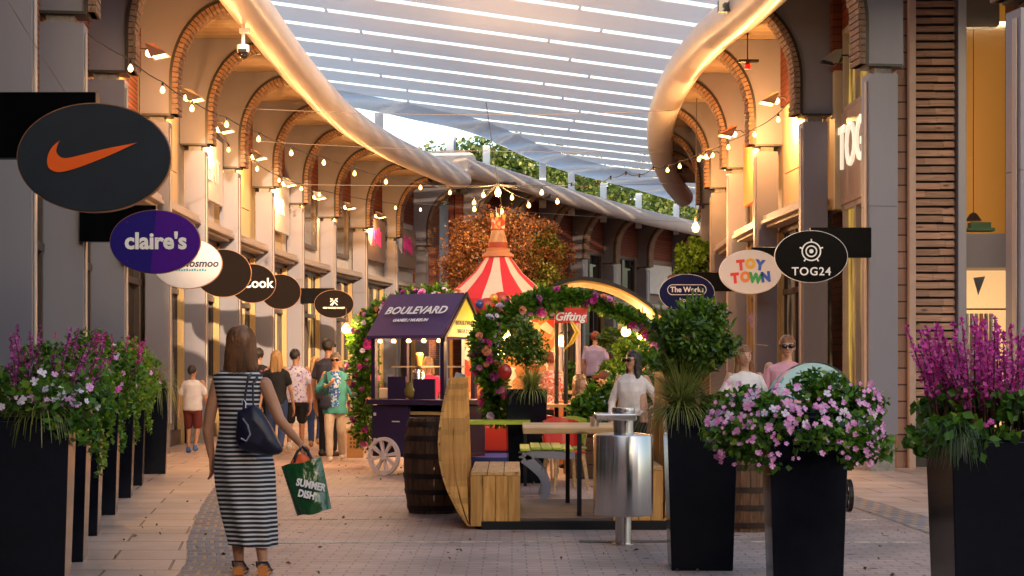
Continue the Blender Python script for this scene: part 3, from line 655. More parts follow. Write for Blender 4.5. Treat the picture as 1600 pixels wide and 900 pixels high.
def grass_obj(name, parent, c, n, length, spread, seed, m=GRASSM, w=.006, droop=1.0):
    rs = random.Random(seed); v = MB()
    for i in range(n):
        a = rs.uniform(0, 6.283); tilt_ = rs.uniform(.05, 1.0)*spread; L0 = length*rs.uniform(.6, 1.15)
        x, y, z = c[0] + math.cos(a)*.05*rs.random(), c[1] + math.sin(a)*.05*rs.random(), c[2]
        px_, py_ = -math.sin(a), math.cos(a); pts = []; seg = 5; hv, vv = math.sin(tilt_), math.cos(tilt_)
        for k in range(seg+1):
            pts.append((x, y, z)); st = L0/seg; tilt_ += .32*droop*(.4 + tilt_); tl = min(tilt_, 2.9)
            x += math.cos(a)*math.sin(tl)*st; y += math.sin(a)*math.sin(tl)*st; z += math.cos(tl)*st
        vs = []
        for k, p in enumerate(pts):
            ww = w*(1 - .85*k/seg); vs += [(p[0]-px_*ww, p[1]-py_*ww, p[2]), (p[0]+px_*ww, p[1]+py_*ww, p[2])]
        v.add(vs, [(2*k, 2*k+1, 2*k+3, 2*k+2) for k in range(seg)])
    me = bpy.data.meshes.new(name); me.from_pydata(v.v, [], v.f); me.materials.append(m)
    o = bpy.data.objects.new(name, me); COL.objects.link(o); o.parent = parent; return o
def blossom_mesh(r, m, seed=0):
    v = MB(); rs = random.Random(seed)
    for k in range(5):
        a = 2*math.pi*k/5 + rs.uniform(-.12,.12); ca, sa = math.cos(a), math.sin(a); px_, py_ = -sa, ca; lift = rs.uniform(-.05,.25)
        w = .46*r
        pts = [(0,0,0),(ca*r*.45-px_*w*.75, sa*r*.45-py_*w*.75, .10*r),(ca*r*.9-px_*w*.8, sa*r*.9-py_*w*.8, r*lift),(ca*r*1.02, sa*r*1.02, r*lift+.04*r),(ca*r*.9+px_*w*.8, sa*r*.9+py_*w*.8, r*lift),(ca*r*.45+px_*w*.75, sa*r*.45+py_*w*.75, .10*r)]
        v.add(pts, [(0,1,2,3),(0,3,4,5)])
    v.k = 1; v.ball((0,0,.05*r), (.16*r,.16*r,.1*r), 6, 4)
    me = bpy.data.meshes.new('blossom'); me.from_pydata(v.v, [], v.f); me.materials.append(m); me.materials.append(YELF); me.polygons.foreach_set('material_index', v.m)
    return me
BLM = {k: [blossom_mesh(1.0, m, s) for s in range(3)] for k, m in (('pink', PINKF), ('white', WHITF), ('mag', MAGF), ('purp', PURPF))}
ROSEM = {}
def rose_mesh(name, m):
    if name in ROSEM: return ROSEM[name]
    v = MB(); rs = random.Random(5)
    for ring, (rr_, n, z) in enumerate(((.25,4,.35),(.5,6,.22),(.8,7,.05),(1.0,8,-.15))):
        for k in range(n):
            a = 6.283*k/n + ring; ca, sa = math.cos(a), math.sin(a); px_, py_ = -sa, ca; w = rr_*.75
            v.add([(ca*rr_*.2, sa*rr_*.2, z-.35), (ca*rr_*.7-px_*w*.8, sa*rr_*.7-py_*w*.8, z), (ca*rr_, sa*rr_, z+.25), (ca*rr_*.7+px_*w*.8, sa*rr_*.7+py_*w*.8, z)], [(0,1,2,3)])
    me = bpy.data.meshes.new('blossom'); me.from_pydata(v.v, [], v.f); me.materials.append(m); ROSEM[name] = me; return me
def put(name, me, parent, loc, nrm, s, rs):
    o = bpy.data.objects.new(name, me); COL.objects.link(o); o.parent = parent; o.location = loc
    q = Vector(nrm).normalized().to_track_quat('Z', 'Y').to_euler(); q.rotate_axis('Z', rs.uniform(0, 6)); o.rotation_euler = q; o.scale = (s,)*3; return o
# ------------------------------------------------------------------ planters
def planter(label, x, y, rz, group='tall tapered planters', h=1.12, w=.25, b=.215):
    t = thing('planter', label, 'planter', (x, y, 0), rz, group)
    v = MB(); v.frustum(b, b, .0, w, w, h); o = obj('pot', v, BLACKP, t, bevel=.006)
    v = MB()
    for x0, x1, y0, y1 in ((-w,w,-w,-w+.02),(-w,w,w-.02,w),(-w,-w+.02,-w+.021,w-.021),(w-.02,w,-w+.021,w-.021)): v.box(x0,x1,y0,y1,h+.0015,h+.022)
    obj('rim', v, BLACKP, t)
    v = MB(); v.box(-w+.021,w-.021,-w+.021,w-.021,h+.003,h+.014); obj('soil', v, SOIL, t)
    return t
def mound_flowers(name, label, loc, r, seed, nleaf, nbl, kinds, brow=.032, lf=.05, leafm=LEAFG, trail=0, up=0, upkind=None, category='plant', group=None, spikes=0, spikem=None, spikeh=.35):
    """mounded bedding plant: leaves, single blossoms, optional upright flower spikes and trailing stems"""
    t = thing(name, label, category, loc, 0, group); rs = random.Random(seed); nr = np.random.RandomState(seed)
    pts = clump_pts(nleaf, (0,0,r[2]*.25), r, seed, clumps=26, spread=.42, shell=.5)
    lim = 1.13 - loc[2]; pts = pts[(pts[:,2] > lim) | (np.hypot(pts[:,0], pts[:,1]) > .33)]
    if trail:
        ex = []
        for k in range(trail):
            a = rs.uniform(0, 6.283); rr_ = .27 + rs.random()*.06; L0 = rs.uniform(.2,.62)
            for q in range(int(L0/.012)):
                z = -q*.012; ex.append((math.cos(a)*(rr_+.05*math.sin(q*.2)*.4)+nr.normal()*.012, math.sin(a)*rr_+nr.normal()*.012, z+.03))
        pts = np.vstack([pts, np.array(ex)])
    leaf_obj('foliage', pts, lf, leafm, t, seed, long=1.5)
    for k in range(nbl):
        u = rnd_unit(1, nr)[0]; u[2] = abs(u[2])*rs.uniform(-.25,1.0) if rs.random() < .6 else abs(u[2])*.8
        if u[1] > .35: u[1] = -u[1]
        p = Vector((u[0]*r[0]*1.02, u[1]*r[1]*1.05, u[2]*r[2]*1.05 + r[2]*.25)); kd = rs.choice(kinds)
        nrm = Vector((u[0]*.7, u[1]*.7-.5, u[2]*.6+.25)) + Vector((rs.gauss(0,.3), rs.gauss(0,.3), rs.gauss(0,.3)))
        put('blossom', BLM[kd][k % 3], t, p, nrm, brow*rs.uniform(.65,1.3), rs)
    if spikes:
        allp = []; v = MB()
        for k in range(spikes):
            a = rs.uniform(0, 6.283); rad = r[0]*.85*math.sqrt(rs.random()); bx, by = math.cos(a)*rad, math.sin(a)*rad*.7
            hh = spikeh*rs.uniform(.55,1.15); lean = (bx*.45 + rs.uniform(-.06,.06), by*.4); z0 = r[2]*.35
            v.tube([(bx,by,z0-.1),(bx+lean[0]*.5,by+lean[1]*.5,z0+hh*.5),(bx+lean[0],by+lean[1],z0+hh)], [.005,.004,.002], 5)
            m_ = int(60*hh/.35)
            for q in range(m_):
                f = .28 + .72*q/m_; rr_ = .020*(1.15-f*.75)
                allp.append((bx+lean[0]*f+nr.normal()*rr_*.7, by+lean[1]*f+nr.normal()*rr_*.7, z0+hh*f+nr.normal()*.006))
        obj('stem', v, REDST, t)
        leaf_obj('flower_spikes', np.array(allp), .017, spikem, t, seed+1, long=1.25)
    return t
K = [('pink',),('white',),('pink','white')]
# left row (nearest first): right-front corner px and distance, from the photograph
lrow = [(92,9.2),(124,11.6),(147,13.4),(176,15.3),(201,17.3),(219,19.1),(256,21.2)]
lab = ['tall black planter nearest the viewer at the left edge','second tall black planter of the left row, under pink flowers','third tall black planter of the left row from the front','fourth tall black planter of the left row, middle one','fifth tall black planter of the left row','sixth tall black planter of the left row, behind trailing ivy','last and farthest black planter of the left row, nearest the boy']
plb = ['purple salvia and pale pink bedding flowers over a grass tuft at the left edge','pink and white geraniums spilling over the second planter of the left row','leafy magenta stemmed plant topped with rusty seed heads in the third left planter','bushy green plant with small pink flowers in the fourth left planter','dense green plant with deep pink flower sprays in the fifth left planter','trailing ivy and yellow green shrub in the sixth left planter','feathery grass leaning right from the last left planter']
for i, (px, Z) in enumerate(lrow):
    rz = R(10.5); xr = X(px, Z); cx, cy = xr - .25*math.cos(rz) + .0, Z + .25
    planter(lab[i], cx, cy, rz)
    kw = [dict(kinds=['pink','white'], nbl=60, spikes=26, spikem=PURPF, spikeh=.40, up=0),
          dict(kinds=['pink','white','pink'], nbl=80, trail=14),
          dict(kinds=['pink','mag'], nbl=50, spikes=18, spikem=MAGF, spikeh=.42, trail=16),
          dict(kinds=['pink','white'], nbl=24, trail=18, spikes=8, spikem=PURPF, spikeh=.3),
          dict(kinds=['mag','pink'], nbl=26, trail=14, spikes=22, spikem=MAGF, spikeh=.42),
          dict(kinds=['pink','white'], nbl=18, trail=26),
          dict(kinds=['pink'], nbl=3, trail=4)][i]
    rr3 = [(.40,.38,.27),(.38,.36,.30),(.38,.36,.40),(.40,.38,.45),(.40,.38,.46),(.42,.38,.42),(.20,.22,.10)][i]
    t = mound_flowers('bedding_plant' , plb[i], (cx, cy, 1.14), rr3, 20+i, [2600,3000,3200,3200,3000,2600,500][i], brow=.026, lf=.038, leafm=[LEAFG,LEAFG,LEAFB,LEAFG,LEAFB,LEAFB,LEAFG][i], group='plants in the left planter row', **kw)
    if i == 0: grass_obj('grass_tuft', t, (.12,-.18,.0), 160, .30, .9, 3)
    if i == 6: grass_obj('grass_tuft', t, (.05,-.05,.0), 420, .62, 1.0, 4, w=.004)
# right planters
planter('tall dark planter holding the ball topiary beside the steel bin', 1.34, 11.42, R(-2))
tp_ = thing('topiary_tree', 'ball topiary with twin stems and unruly top sprigs in the planter by the steel bin', 'tree', (1.34, 11.42, 1.13))
v = MB()
for dx in (-.03,.02): v.tube([(dx,0,-.02),(dx*1.6-.01,0,.12),(dx*.6-.04,.01,.18),(dx+.0,0,.32)], [.020,.017,.015,.012], 7)
obj('trunk', v, BARK, tp_, smooth=1)
pts = clump_pts(6500, (-.04,0,.50), (.275,.265,.25), 41, 44, .34, .35)
leaf_obj('crown', pts, .026, LEAFD, tp_, 41, long=2.0)
rs = random.Random(9); sp = []; spd = []
for k in range(60):
    a = rs.uniform(0,6.283); rr_ = .24*math.sqrt(rs.random()); L0 = rs.uniform(.08,.26)
    for q in range(16):
        f = q/16; sp.append((-.04+math.cos(a)*rr_*(1+.25*f), math.sin(a)*rr_*(1+.2*f), .54+(.27-rr_)*.3+L0*f)); spd.append((math.cos(a)*.4, math.sin(a)*.4, .9))
leaf_obj('sprigs', np.array(sp), .020, LEAFB, tp_, 43, long=2.4, dirs=spd)
gt = thing('ornamental_grass', 'arching green and straw grass spilling left from the topiary planter', 'grass plant', (1.20, 11.34, 1.12))
grass_obj('blades', gt, (0,0,.02), 1100, .42, 1.35, 11, w=.0045, droop=.42)
leaf_obj('low_leaves', clump_pts(900, (.26,-.05,.03), (.14,.14,.12), 12, 10, .5), .022, LEAFG, gt, 12)
planter('tall dark planter under the big mound of pink and white flowers', 1.87, 10.25, R(-3))
mound_flowers('flower_mound', 'huge green mound of pink and white blossoms overflowing the centre right planter', (1.80, 10.2, .99), (.51,.42,.285), 61, 9500, 100, ['pink','pink','white'], brow=.026, lf=.038)
planter('tall dark planter nearest the viewer at the right edge', 2.09, 6.9, R(-2))
t = mound_flowers('salvia_plant', 'mass of magenta salvia spikes over green leaves in the right edge planter', (2.10, 6.9, 1.12), (.34,.28,.19), 71, 3600, 6, ['mag'], brow=.02, lf=.035, leafm=LEAFG, spikes=85, spikem=MAGF, spikeh=.40)
gt = thing('ornamental_grass', 'blue green grass tuft hanging over the left rim of the right edge planter', 'grass plant', (1.87, 6.72, 1.13))
grass_obj('blades', gt, (0,0,0), 600, .17, 1.0, 13, m=mat_leaf('grass_blue', (.03,.07,.02), (.14,.22,.09)), w=.0022, droop=1.3)
# topiary behind the seating
def ball_topiary(label, x, y, h, r, pot=True, seed=0, stem=.35, n=4000, plabel=None):
    if pot: planter(plabel, x, y, R(seed*3 % 9), h=h)
    t = thing('topiary_tree', label, 'tree', (x, y, h+.01), 0)
    v = MB(); v.tube([(0,0,0),(.01,0,stem*.5),(0,0,stem+.05)], [.022,.018,.016], 7); obj('trunk', v, BARK, t, smooth=1)
    leaf_obj('crown', clump_pts(n, (0,0,stem+r*.9), (r,r,r), 80+seed, 40, .36, .4), .028, LEAFD, t, 80+seed, long=1.7); return t
ball_topiary('dark ball topiary on a slender stem behind the wooden seat', .17, 19.85, 1.13, .29, seed=1, stem=.32, plabel='tall dark planter behind the wooden seat, under the small ball topiary')
gt = thing('ornamental_grass', 'yellow green grass spilling over the planter behind the wooden seat', 'grass plant', (.24,19.75,1.14))
grass_obj('blades', gt, (0,0,0), 600, .40, 1.2, 15, w=.006, droop=.5)
# ------------------------------------------------------------------ big trees
def big_tree(label, x, y, zc, r, seed, m, n, trunk_r=.12, lf=.10, z0=0, cat='tree', twigs=40, name='autumn_tree', group=None, cl=70):
    t = thing(name, label, cat, (x, y, z0), 0, group); rs = random.Random(seed); v = MB()
    v.tube([(0,0,0),(.03,0,zc*.3),(0,.02,zc*.62)], [trunk_r*1.3,trunk_r,trunk_r*.75], 9)
    tw = []
    for k in range(twigs):
        a = rs.uniform(0,6.283); el = rs.uniform(-.25,1.35); d = Vector((math.cos(a)*math.cos(el)*r[0], math.sin(a)*math.cos(el)*r[1], math.sin(el)*r[2]))*rs.uniform(.75,1.02)
        st = Vector((0,0,zc*rs.uniform(.45,.62))); en = Vector((0,0,zc)) + d; md = st.lerp(en, .5) + Vector((rs.gauss(0,.08), rs.gauss(0,.08), rs.uniform(0,.12)))*max(r)
        v.tube([st, md, en], [trunk_r*.30, trunk_r*.15, trunk_r*.05], 5)
        for q in range(3):
            s2 = md.lerp(en, rs.uniform(.1,.8)); v.tube([s2, s2 + Vector((rs.gauss(0,1), rs.gauss(0,1), rs.gauss(.3,1)))*max(r)*.16], [trunk_r*.07, trunk_r*.03], 4)
    obj('trunk', v, BARK, t, smooth=1)
    leaf_obj('crown', clump_pts(n, (0,0,zc), r, seed, cl, .27, .35), lf, m, t, seed, long=1.6); return t
AUT2 = mat_leaf('autumn_leaf_mix', (.07,.022,.008), (.30,.115,.028), trans=.35, extra=(.16,.17,.035))
N, L = nodes(AUT2)
# rust leaves fill the crown; a second olive leaf set sits low on its right
tr_o = big_tree('round rust and olive tree glowing under the hanging bulbs behind the striped tent', X(795,40), 40, 3.95, (1.62,1.5,1.35), 101, AUT2, 30000, .11, .048, cl=150, twigs=110)
leaf_obj('green_leaves', clump_pts(15000, (.72,-.45,3.55), (.85,.9,1.1), 103, 40, .3, .4), .05, mat_leaf('olive_leaf', (.06,.07,.01), (.24,.26,.04), trans=.3), tr_o, 103, long=1.6)
FARL = mat_leaf('far_leaf', (.02,.055,.012), (.13,.20,.04), trans=.45, extra=(.35,.36,.10))
ft = ['tall thin crowned tree behind the canopy gap beside the blue pipe','leafy tree behind the canopy posts, second from the left','broad green tree filling the middle bays behind the canopy posts','rounded green tree beyond the canopy right of the middle','dark green tree behind the farthest canopy posts','far green tree seen just left of the right gutter tube','low tree showing above the white roof end']
for i, (px, Z, top, r) in enumerate(((760,96,215,4.0),(840,100,240,4.6),(900,94,258,4.4),(965,102,262,5.0),(1030,98,285,4.6),(1085,106,285,5.0),(690,98,245,3.6))):
    zt = H(top, Z); big_tree(ft[i], X(px, Z), Z, zt - r*.8, (r, r, r*.85), 120+i, FARL, 9000, .3, .20, name='broadleaf_tree', group='trees beyond the arcade', twigs=26, cl=90)
# ------------------------------------------------------------------ oval projecting signs
SIGNB = mat('sign_blue', (.012,.006,.16), .5, spec=.2); SIGNP = mat('sign_purple', (.055,.004,.22), .5, spec=.2); SIGNG = mat('sign_slate', (.020,.026,.036), .55, var=.1, spec=.2)
SIGNBR = mat('sign_brown', (.0055,.0022,.0014), .7, spec=.12); SIGNW = mat('sign_white', (.74,.66,.66), .45, var=.03); ORG = mat('orange_vinyl', (.85,.12,.012), .4); WV = mat('white_vinyl', (.82,.8,.8), .45)
RIMM = mat('sign_rim', (.35,.16,.07), .4, .3)
def oval_sign(label, px, py, Z, a, b, m, brk, side, brz=None):
    """brk: (x_end, z0, z1) of the black bracket box in world metres"""
    x, z = X(px, Z), H(py, Z); t = thing('oval_sign', label, 'sign', (x, Z, z))
    v = MB(); v.prism([(a*math.cos(6.2832*k/64), b*math.sin(6.2832*k/64)) for k in range(64)], (1,0,0), (0,0,1), (0,1,0), (0,0,0), -.03, .03)
    obj('sign_board', v, m, t, bevel=.004)
    v = MB(); n = 64
    for k in range(n):
        a0, a1 = 6.2832*k/n, 6.2832*(k+1)/n
        v.prism([((a+.001)*math.cos(a0), (b+.001)*math.sin(a0)), ((a+.001)*math.cos(a1), (b+.001)*math.sin(a1)), ((a+.007)*math.cos(a1), (b+.007)*math.sin(a1)), ((a+.007)*math.cos(a0), (b+.007)*math.sin(a0))], (1,0,0), (0,0,1), (0,1,0), (0,0,0), -.022, .022)
    obj('sign_edge', v, RIMM if side < 0 else WV, t)
    if brk:
        xe, z0, z1 = brk[:3]; xi = brk[3] if len(brk) > 3 else x
        v = MB(); v.box(min(xe, xi)-x, max(xe, xi)-x, .04, .16, z0-z, z1-z); obj('bracket', v, SIGNBLK, t, bevel=.006)
    v = MB()
    for sx_ in (-1, 1):
        for sz in (-1, 1): v.prism([(sx_*a*.62+.012*math.cos(6.2832*k/8), sz*b*.62+.012*math.sin(6.2832*k/8)) for k in range(8)], (1,0,0), (0,0,1), (0,1,0), (0,0,0), -.036, -.031)
    obj('screw_caps', v, m, t)
    return t
Z = 11.0
s = oval_sign('large slate grey oval sign with an orange tick emblem at upper left', 148, 247, Z, .524, .370, SIGNG, (-4.0, H(245,Z), H(142,Z), X(147,Z)), -1)
def P2(pts, px, py, Z): return [((u-px)*Z/FPX, -(v-py)*Z/FPX) for u, v in pts]
sw = spline([(95,221,0),(84,231,0),(77,245,0),(77,260,0),(85,268,0),(100,269.5,0),(130,261,0),(175,243,0),(216,224,0)], 30)
sw2 = spline([(216,224,0),(170,233,0),(130,243,0),(107,248,0),(96,246,0),(90,238,0),(92,228,0),(95,221,0)], 24)[1:-1]
v = MB(); v.prism(P2([(p.x, p.y) for p in sw] + [(p.x, p.y) for p in sw2], 148, 247, Z), (1,0,0), (0,0,1), (0,1,0), (0,0,0), -.038, -.031)
obj('emblem', v, ORG, s)
Z = 18.45
s = oval_sign("purple and blue oval sign lettered claire's below the slate sign", 243, 378, Z, .516, .362, SIGNP, (-5.0, H(377,Z), H(320,Z), X(242,Z)), -1)
v = MB(); pp = [(.515*math.cos(t_), .361*math.sin(t_)) for t_ in [R(90) + R(180)*k/30 for k in range(31)]]; v.prism([(0.02,.360),] + pp[1:-1] + [(-.05,-.359)], (1,0,0), (0,0,1), (0,1,0), (0,0,0), -.034, -.031); obj('blue_half', v, SIGNB, s)
text_obj('lettering', "claire's", .26, WV, s, (.01,-.036,.0), offset=.009, ext=.002, sx=1.0)
Z = 22.15
s = oval_sign('white oval sign with small navy script over a teal line, partly hidden', 293, 412, Z, .478, .344, SIGNW, (-5.42, H(412,Z), H(372,Z)), -1)
text_obj('lettering', 'y Nosmoo', .145, mat('navy_vinyl', (.01,.02,.07), .5), s, (.12,-.034,.0), offset=.004, ext=.002, shear=.2)
v = MB()
for k in range(16): v.box(-.30+k*.036, -.30+k*.036+.026, -.034, -.031, -.105, -.082 + .006*(k % 3))
obj('small_print', v, mat('teal_vinyl', (.02,.30,.38), .5), s)
s = oval_sign('plain dark brown oval sign just right of the white oval', 349, 427, 26.0, .452, .384, SIGNBR, (-5.62, H(427,26), H(395,26)), -1)
s = oval_sign('dark brown oval sign lettered Cook between two plain brown ovals', 395, 443, 29.5, .421, .353, SIGNBR, (-5.7, H(443,29.5), H(418,29.5)), -1)
text_obj('lettering', 'Cook', .25, WV, s, (.09,-.034,.0), offset=.005, ext=.002)
s = oval_sign('plain dark brown oval sign farthest right in the overlapping row', 439, 456, 32.9, .407, .355, SIGNBR, (-5.7, H(456,32.9), H(432,32.9)), -1)
Z = 40.2
s = oval_sign('small dark oval sign with a white crossed emblem beside the garland arch', 522, 475, Z, .49, .35, SIGNBR, (-5.32, H(474,Z), H(450,Z)), -1)
v = MB()
for a_, b_, c_, d_ in ((-.09,-.08,.09,.09),(-.09,.09,.09,-.08),(-.09,.0,-.03,.08),(.09,.0,.03,.08),(-.05,-.09,.0,-.02)): 
    dx, dz = c_-a_, d_-b_; l_ = math.hypot(dx, dz); nx_, nz_ = -dz/l_*.012, dx/l_*.012
    v.prism([(a_+nx_,b_+nz_+.05),(c_+nx_,d_+nz_+.05),(c_-nx_,d_-nz_+.05),(a_-nx_,b_-nz_+.05)], (1,0,0), (0,0,1), (0,1,0), (0,0,0), -.036, -.031)
obj('emblem', v, WV, s); text_obj('lettering', 'MISS MAGGIE MARKET', .055, WV, s, (0,-.034,-.10), offset=.003, ext=.001)
Z = 21.5
s = oval_sign('black oval sign lettered TOG24 under a round target emblem', 1267, 401, Z, .485, .345, SIGNBLK, (4.84, H(402,Z), H(355,Z), X(1268,Z)), 1)
text_obj('lettering', 'TOG24', .155, WV, s, (0,-.036,-.205), offset=.002, ext=.002, spacing=1.12)
v = MB()
def ring_(v, r0, r1, cx, cz, n=32):
    for k in range(n):
        a0, a1 = 6.2832*k/n, 6.2832*(k+1)/n
        v.prism([(cx+r0*math.cos(a0), cz+r0*math.sin(a0)), (cx+r0*math.cos(a1), cz+r0*math.sin(a1)), (cx+r1*math.cos(a1), cz+r1*math.sin(a1)), (cx+r1*math.cos(a0), cz+r1*math.sin(a0))], (1,0,0), (0,0,1), (0,1,0), (0,0,0), -.037, -.031)
ring_(v, .115, .132, 0, .07); ring_(v, .062, .080, 0, .07); ring_(v, 0.002, .028, 0, .07, 16)
for k in range(5):
    an = R(90 + 72*k); ca, sa = math.cos(an), math.sin(an); v.prism([(ca*.13+sa*.009, .07+sa*.13-ca*.009), (ca*.165+sa*.009, .07+sa*.165-ca*.009), (ca*.165-sa*.009, .07+sa*.165+ca*.009), (ca*.13-sa*.009, .07+sa*.13+ca*.009)], (1,0,0), (0,0,1), (0,1,0), (0,0,0), -.037, -.031)
obj('emblem', v, WV, s)
Z = 25.8
s = oval_sign('white oval sign lettered TOY TOWN in bright coloured letters', 1172, 425, Z, .495, .35, SIGNW, (4.75, H(402,Z), H(386,Z), X(1176,Z)), 1)
cols_ = {'r': (.75,.03,.02), 'y': (.8,.42,.02), 'b': (.02,.09,.5), 'g': (.02,.35,.08), 'o': (.8,.2,.02)}
for row, zz, word in ((0, .11, [('T','r'),('O','y'),('Y','b')]), (1, -.10, [('T','r'),('O','o'),('W','g'),('N','b')])):
    for k, (ch, cc) in enumerate(word):
        x = (k - (len(word)-1)/2)*(.155 if row == 0 else .165)
        o = text_obj('letter', ch, .21, mat('toy_'+cc, cols_[cc], .4), s, (x, -.036, zz + (.012 if k % 2 else -.008)), rot=(R(90), R((k % 3-1)*6), 0), offset=.016, ext=.003, sx=.9)
Z = 29.2
s = oval_sign('dark blue oval sign lettered The Works inside a white outline', 1073, 458, Z, .50, .34, mat('navy_sign', (.004,.008,.075), .6, spec=.15), (4.6, H(455,Z), H(425,Z), X(1080,Z)), 1)
text_obj('lettering', 'The Works', .135, WV, s, (0,-.036,.06), offset=.004, ext=.002, sx=.95)
v = MB(); n = 40; rr_ = .085; hw = .26
op = [(hw*(1 if math.cos(t_) > 0 else -1) + rr_*math.cos(t_), .06+rr_*math.sin(t_)) for t_ in [6.2832*k/n for k in range(n)]]
oq = [(hw*(1 if math.cos(t_) > 0 else -1) + (rr_+.012)*math.cos(t_), .06+(rr_+.012)*math.sin(t_)) for t_ in [6.2832*k/n for k in range(n)]]
for k in range(n): v.prism([op[k], op[(k+1) % n], oq[(k+1) % n], oq[k]], (1,0,0), (0,0,1), (0,1,0), (0,0,0), -.036, -.031)
obj('outline', v, WV, s); text_obj('lettering', 'books', .11, WV, s, (0,-.036,-.13), offset=.002, ext=.001)
# ------------------------------------------------------------------ wall floodlights and festoon lights
HOT = mat_emit('lamp_glow', (1.0,.58,.22), 2.0); BULB = mat_emit('bulb_glow', (1.0,.50,.14), 2.6)
SHADE = mat('lamp_shade_grey', (.34,.31,.28), .35, .4)
LP = .42
def point_light(name, loc, e, col=(1,.55,.22), r=.06, parent=None):
    l = bpy.data.lights.new(name, 'POINT'); l.energy = e*LP; l.color = col; l.shadow_soft_size = r
    o = bpy.data.objects.new(name, l); COL.objects.link(o); o.location = loc
    if parent: o.parent = parent
    return o
def flood(px, py, Z, side, lit, e, label):
    t = thing('wall_floodlight', label, 'lamp', (X(px,Z), Z, H(py,Z)), 0, 'floodlights on the arcade brackets')
    s_ = -side
    v = MB(); v.tube([(s_*.0,.0,.03),(s_*-.13,.02,.04),(s_*-.2,.06,.0)], .014, 6); obj('arm', v, BLACKM, t)
    v = MB(); vs = [(s_*-.05,-.09,.12),(s_*-.05,.09,.12),(s_*.10,-.15,.09),(s_*.10,.15,.09),(s_*.30,-.17,-.06),(s_*.30,.17,-.06),(s_*.05,-.14,-.11),(s_*.05,.14,-.11)]
    v.add(vs, [(0,1,3,2),(2,3,5,4),(0,2,4,6),(1,7,5,3),(0,6,7,1)]); obj('lamp_shade', v, SHADE, t)
    v = MB(); v.add([(s_*.27,-.13,-.062),(s_*.27,.13,-.062),(s_*.07,.11,-.098),(s_*.07,-.11,-.098)], [(0,1,2,3)]); v.ball((s_*.0,0,-.03), (.06,.08,.06), 8, 6)
    obj('lamp_glass', v, HOT if lit else GLASSD, t)
    if lit: point_light('lamp_light', (s_*-.04, .10, -.36), e*1.7, (1,.46,.14), parent=t, r=.05)
    return t
for k, (px, py, Z, e) in enumerate(((233,80,24.3,90),(292,150,27.8,90),(342,200,31.2,90),(396,243,34.8,80),(444,285,38.2,80),(492,306,41.8,90),(540,322,45.4,90),(588,336,48.9,80))):
    flood(px, py, Z, -1, 1, e, ['lit white floodlight highest and nearest on the left arches','lit floodlight on the second left arch behind the slate sign','lit floodlight on the third left arch above the festoon','floodlight on the fourth left arch','floodlight on the fifth left arch','floodlight on the sixth left arch, right of the lit white sign panel','floodlight on the seventh left arch, left of the pink banners','floodlight on the eighth left arch, farthest and smallest'][k])
for k, (px, py, Z, e, lit) in enumerate(((1312,90,24.2,0,0),(1213,155,28.3,150,1),(1147,207,31.6,140,1),(1112,240,35.2,110,1))):
    flood(px, py, Z, 1, lit, e, ['unlit grey floodlight beside the nearest right arch','floodlight on the second right arch over the cream wall','floodlight on the third right arch behind the string lights','floodlight on the fourth right arch, smallest on the right'][k])
for k, (x, y, z, e) in enumerate(((-5.75,20.6,6.0,160),(-5.35,17.2,5.8,140))):
    point_light('lamp_light', (x, y, z), e, (1,.35,.1), .05, flood((x*FPX/y+800), 573-(z-EYE+.1)*FPX/y, y, -1, 1, 0, ['amber lit floodlight tucked against red brick at the top left','amber floodlight behind the second left column'][k])).location = (0,0,-.1)
WIRE = mat('cable_black', (.01,.01,.01), .6)
def cable(name, label, pts, bulbs=True, rad=.008, group='festoon light strings', bulb_at=None, n=None, sag=.0):
    """pts: the bulb positions in world metres; cable hangs between them"""
    t = thing(name, label, 'string lights' if bulbs else 'cable', tuple(pts[0]), 0, group if bulbs else 'bare span wires')
    o0 = Vector(pts[0]); v = MB(); q = [Vector(p) - o0 for p in pts]; line = []
    for i in range(len(q)-1):
        for k in range(5): u = k/5; line.append(q[i].lerp(q[i+1], u) - Vector((0,0,sag*4*u*(1-u))))
    line.append(q[-1]); v.tube(line, rad, 5); obj('cord', v, WIRE, t)
    return t, q
_bulb = None
def bulb(parent, loc, s=1.0, lit=True, scale=1.0):
    global _bulb
    if _bulb is None:
        v = MB(); v.lathe([(.012,.05),(.018,.03),(.018,-.005),(.012,-.01)], 8); sm = v
        me = bpy.data.meshes.new('socket'); me.from_pydata(v.v, [], v.f); me.materials.append(WIRE)
        v = MB(); v.lathe([(.010,-.01),(.022,-.03),(.036,-.06),(.036,-.085),(.024,-.108),(.004,-.118)], 10)
        mb = bpy.data.meshes.new('glass_bulb'); mb.from_pydata(v.v, [], v.f); mb.materials.append(BULB); mb.shade_smooth(); _bulb = (me, mb)
    a = bpy.data.objects.new('bulb_socket', _bulb[0]); COL.objects.link(a); a.parent = parent; a.location = loc; a.scale = (scale*.78,)*3
    if lit: b = bpy.data.objects.new('glass_bulb', _bulb[1]); COL.objects.link(b); b.parent = a
    return a
def festoon(label, pxs, zf_, lit=True, ext=None, rad=.008, scale=1.25, sag=.03):
    pts = []
    for px, py in pxs:
        Z = zf_(px); pts.append(Vector((X(px,Z), Z, H(py,Z) + .10)))
    if ext: pts = ([Vector(ext[0])] if ext[0] else []) + pts + ([Vector(ext[1])] if ext[1] else [])
    t, q = cable('festoon_lights', label, pts, rad=rad, sag=sag)
    k0 = 1 if ext and ext[0] else 0; k1 = len(q) - (1 if ext and ext[1] else 0)
    for p in q[k0:k1]: bulb(t, p - Vector((0,0,.05)), lit=lit, scale=scale)
    return t
CTR = Vector((X(778,37.3), 37.3, H(296,37.3)+.12))
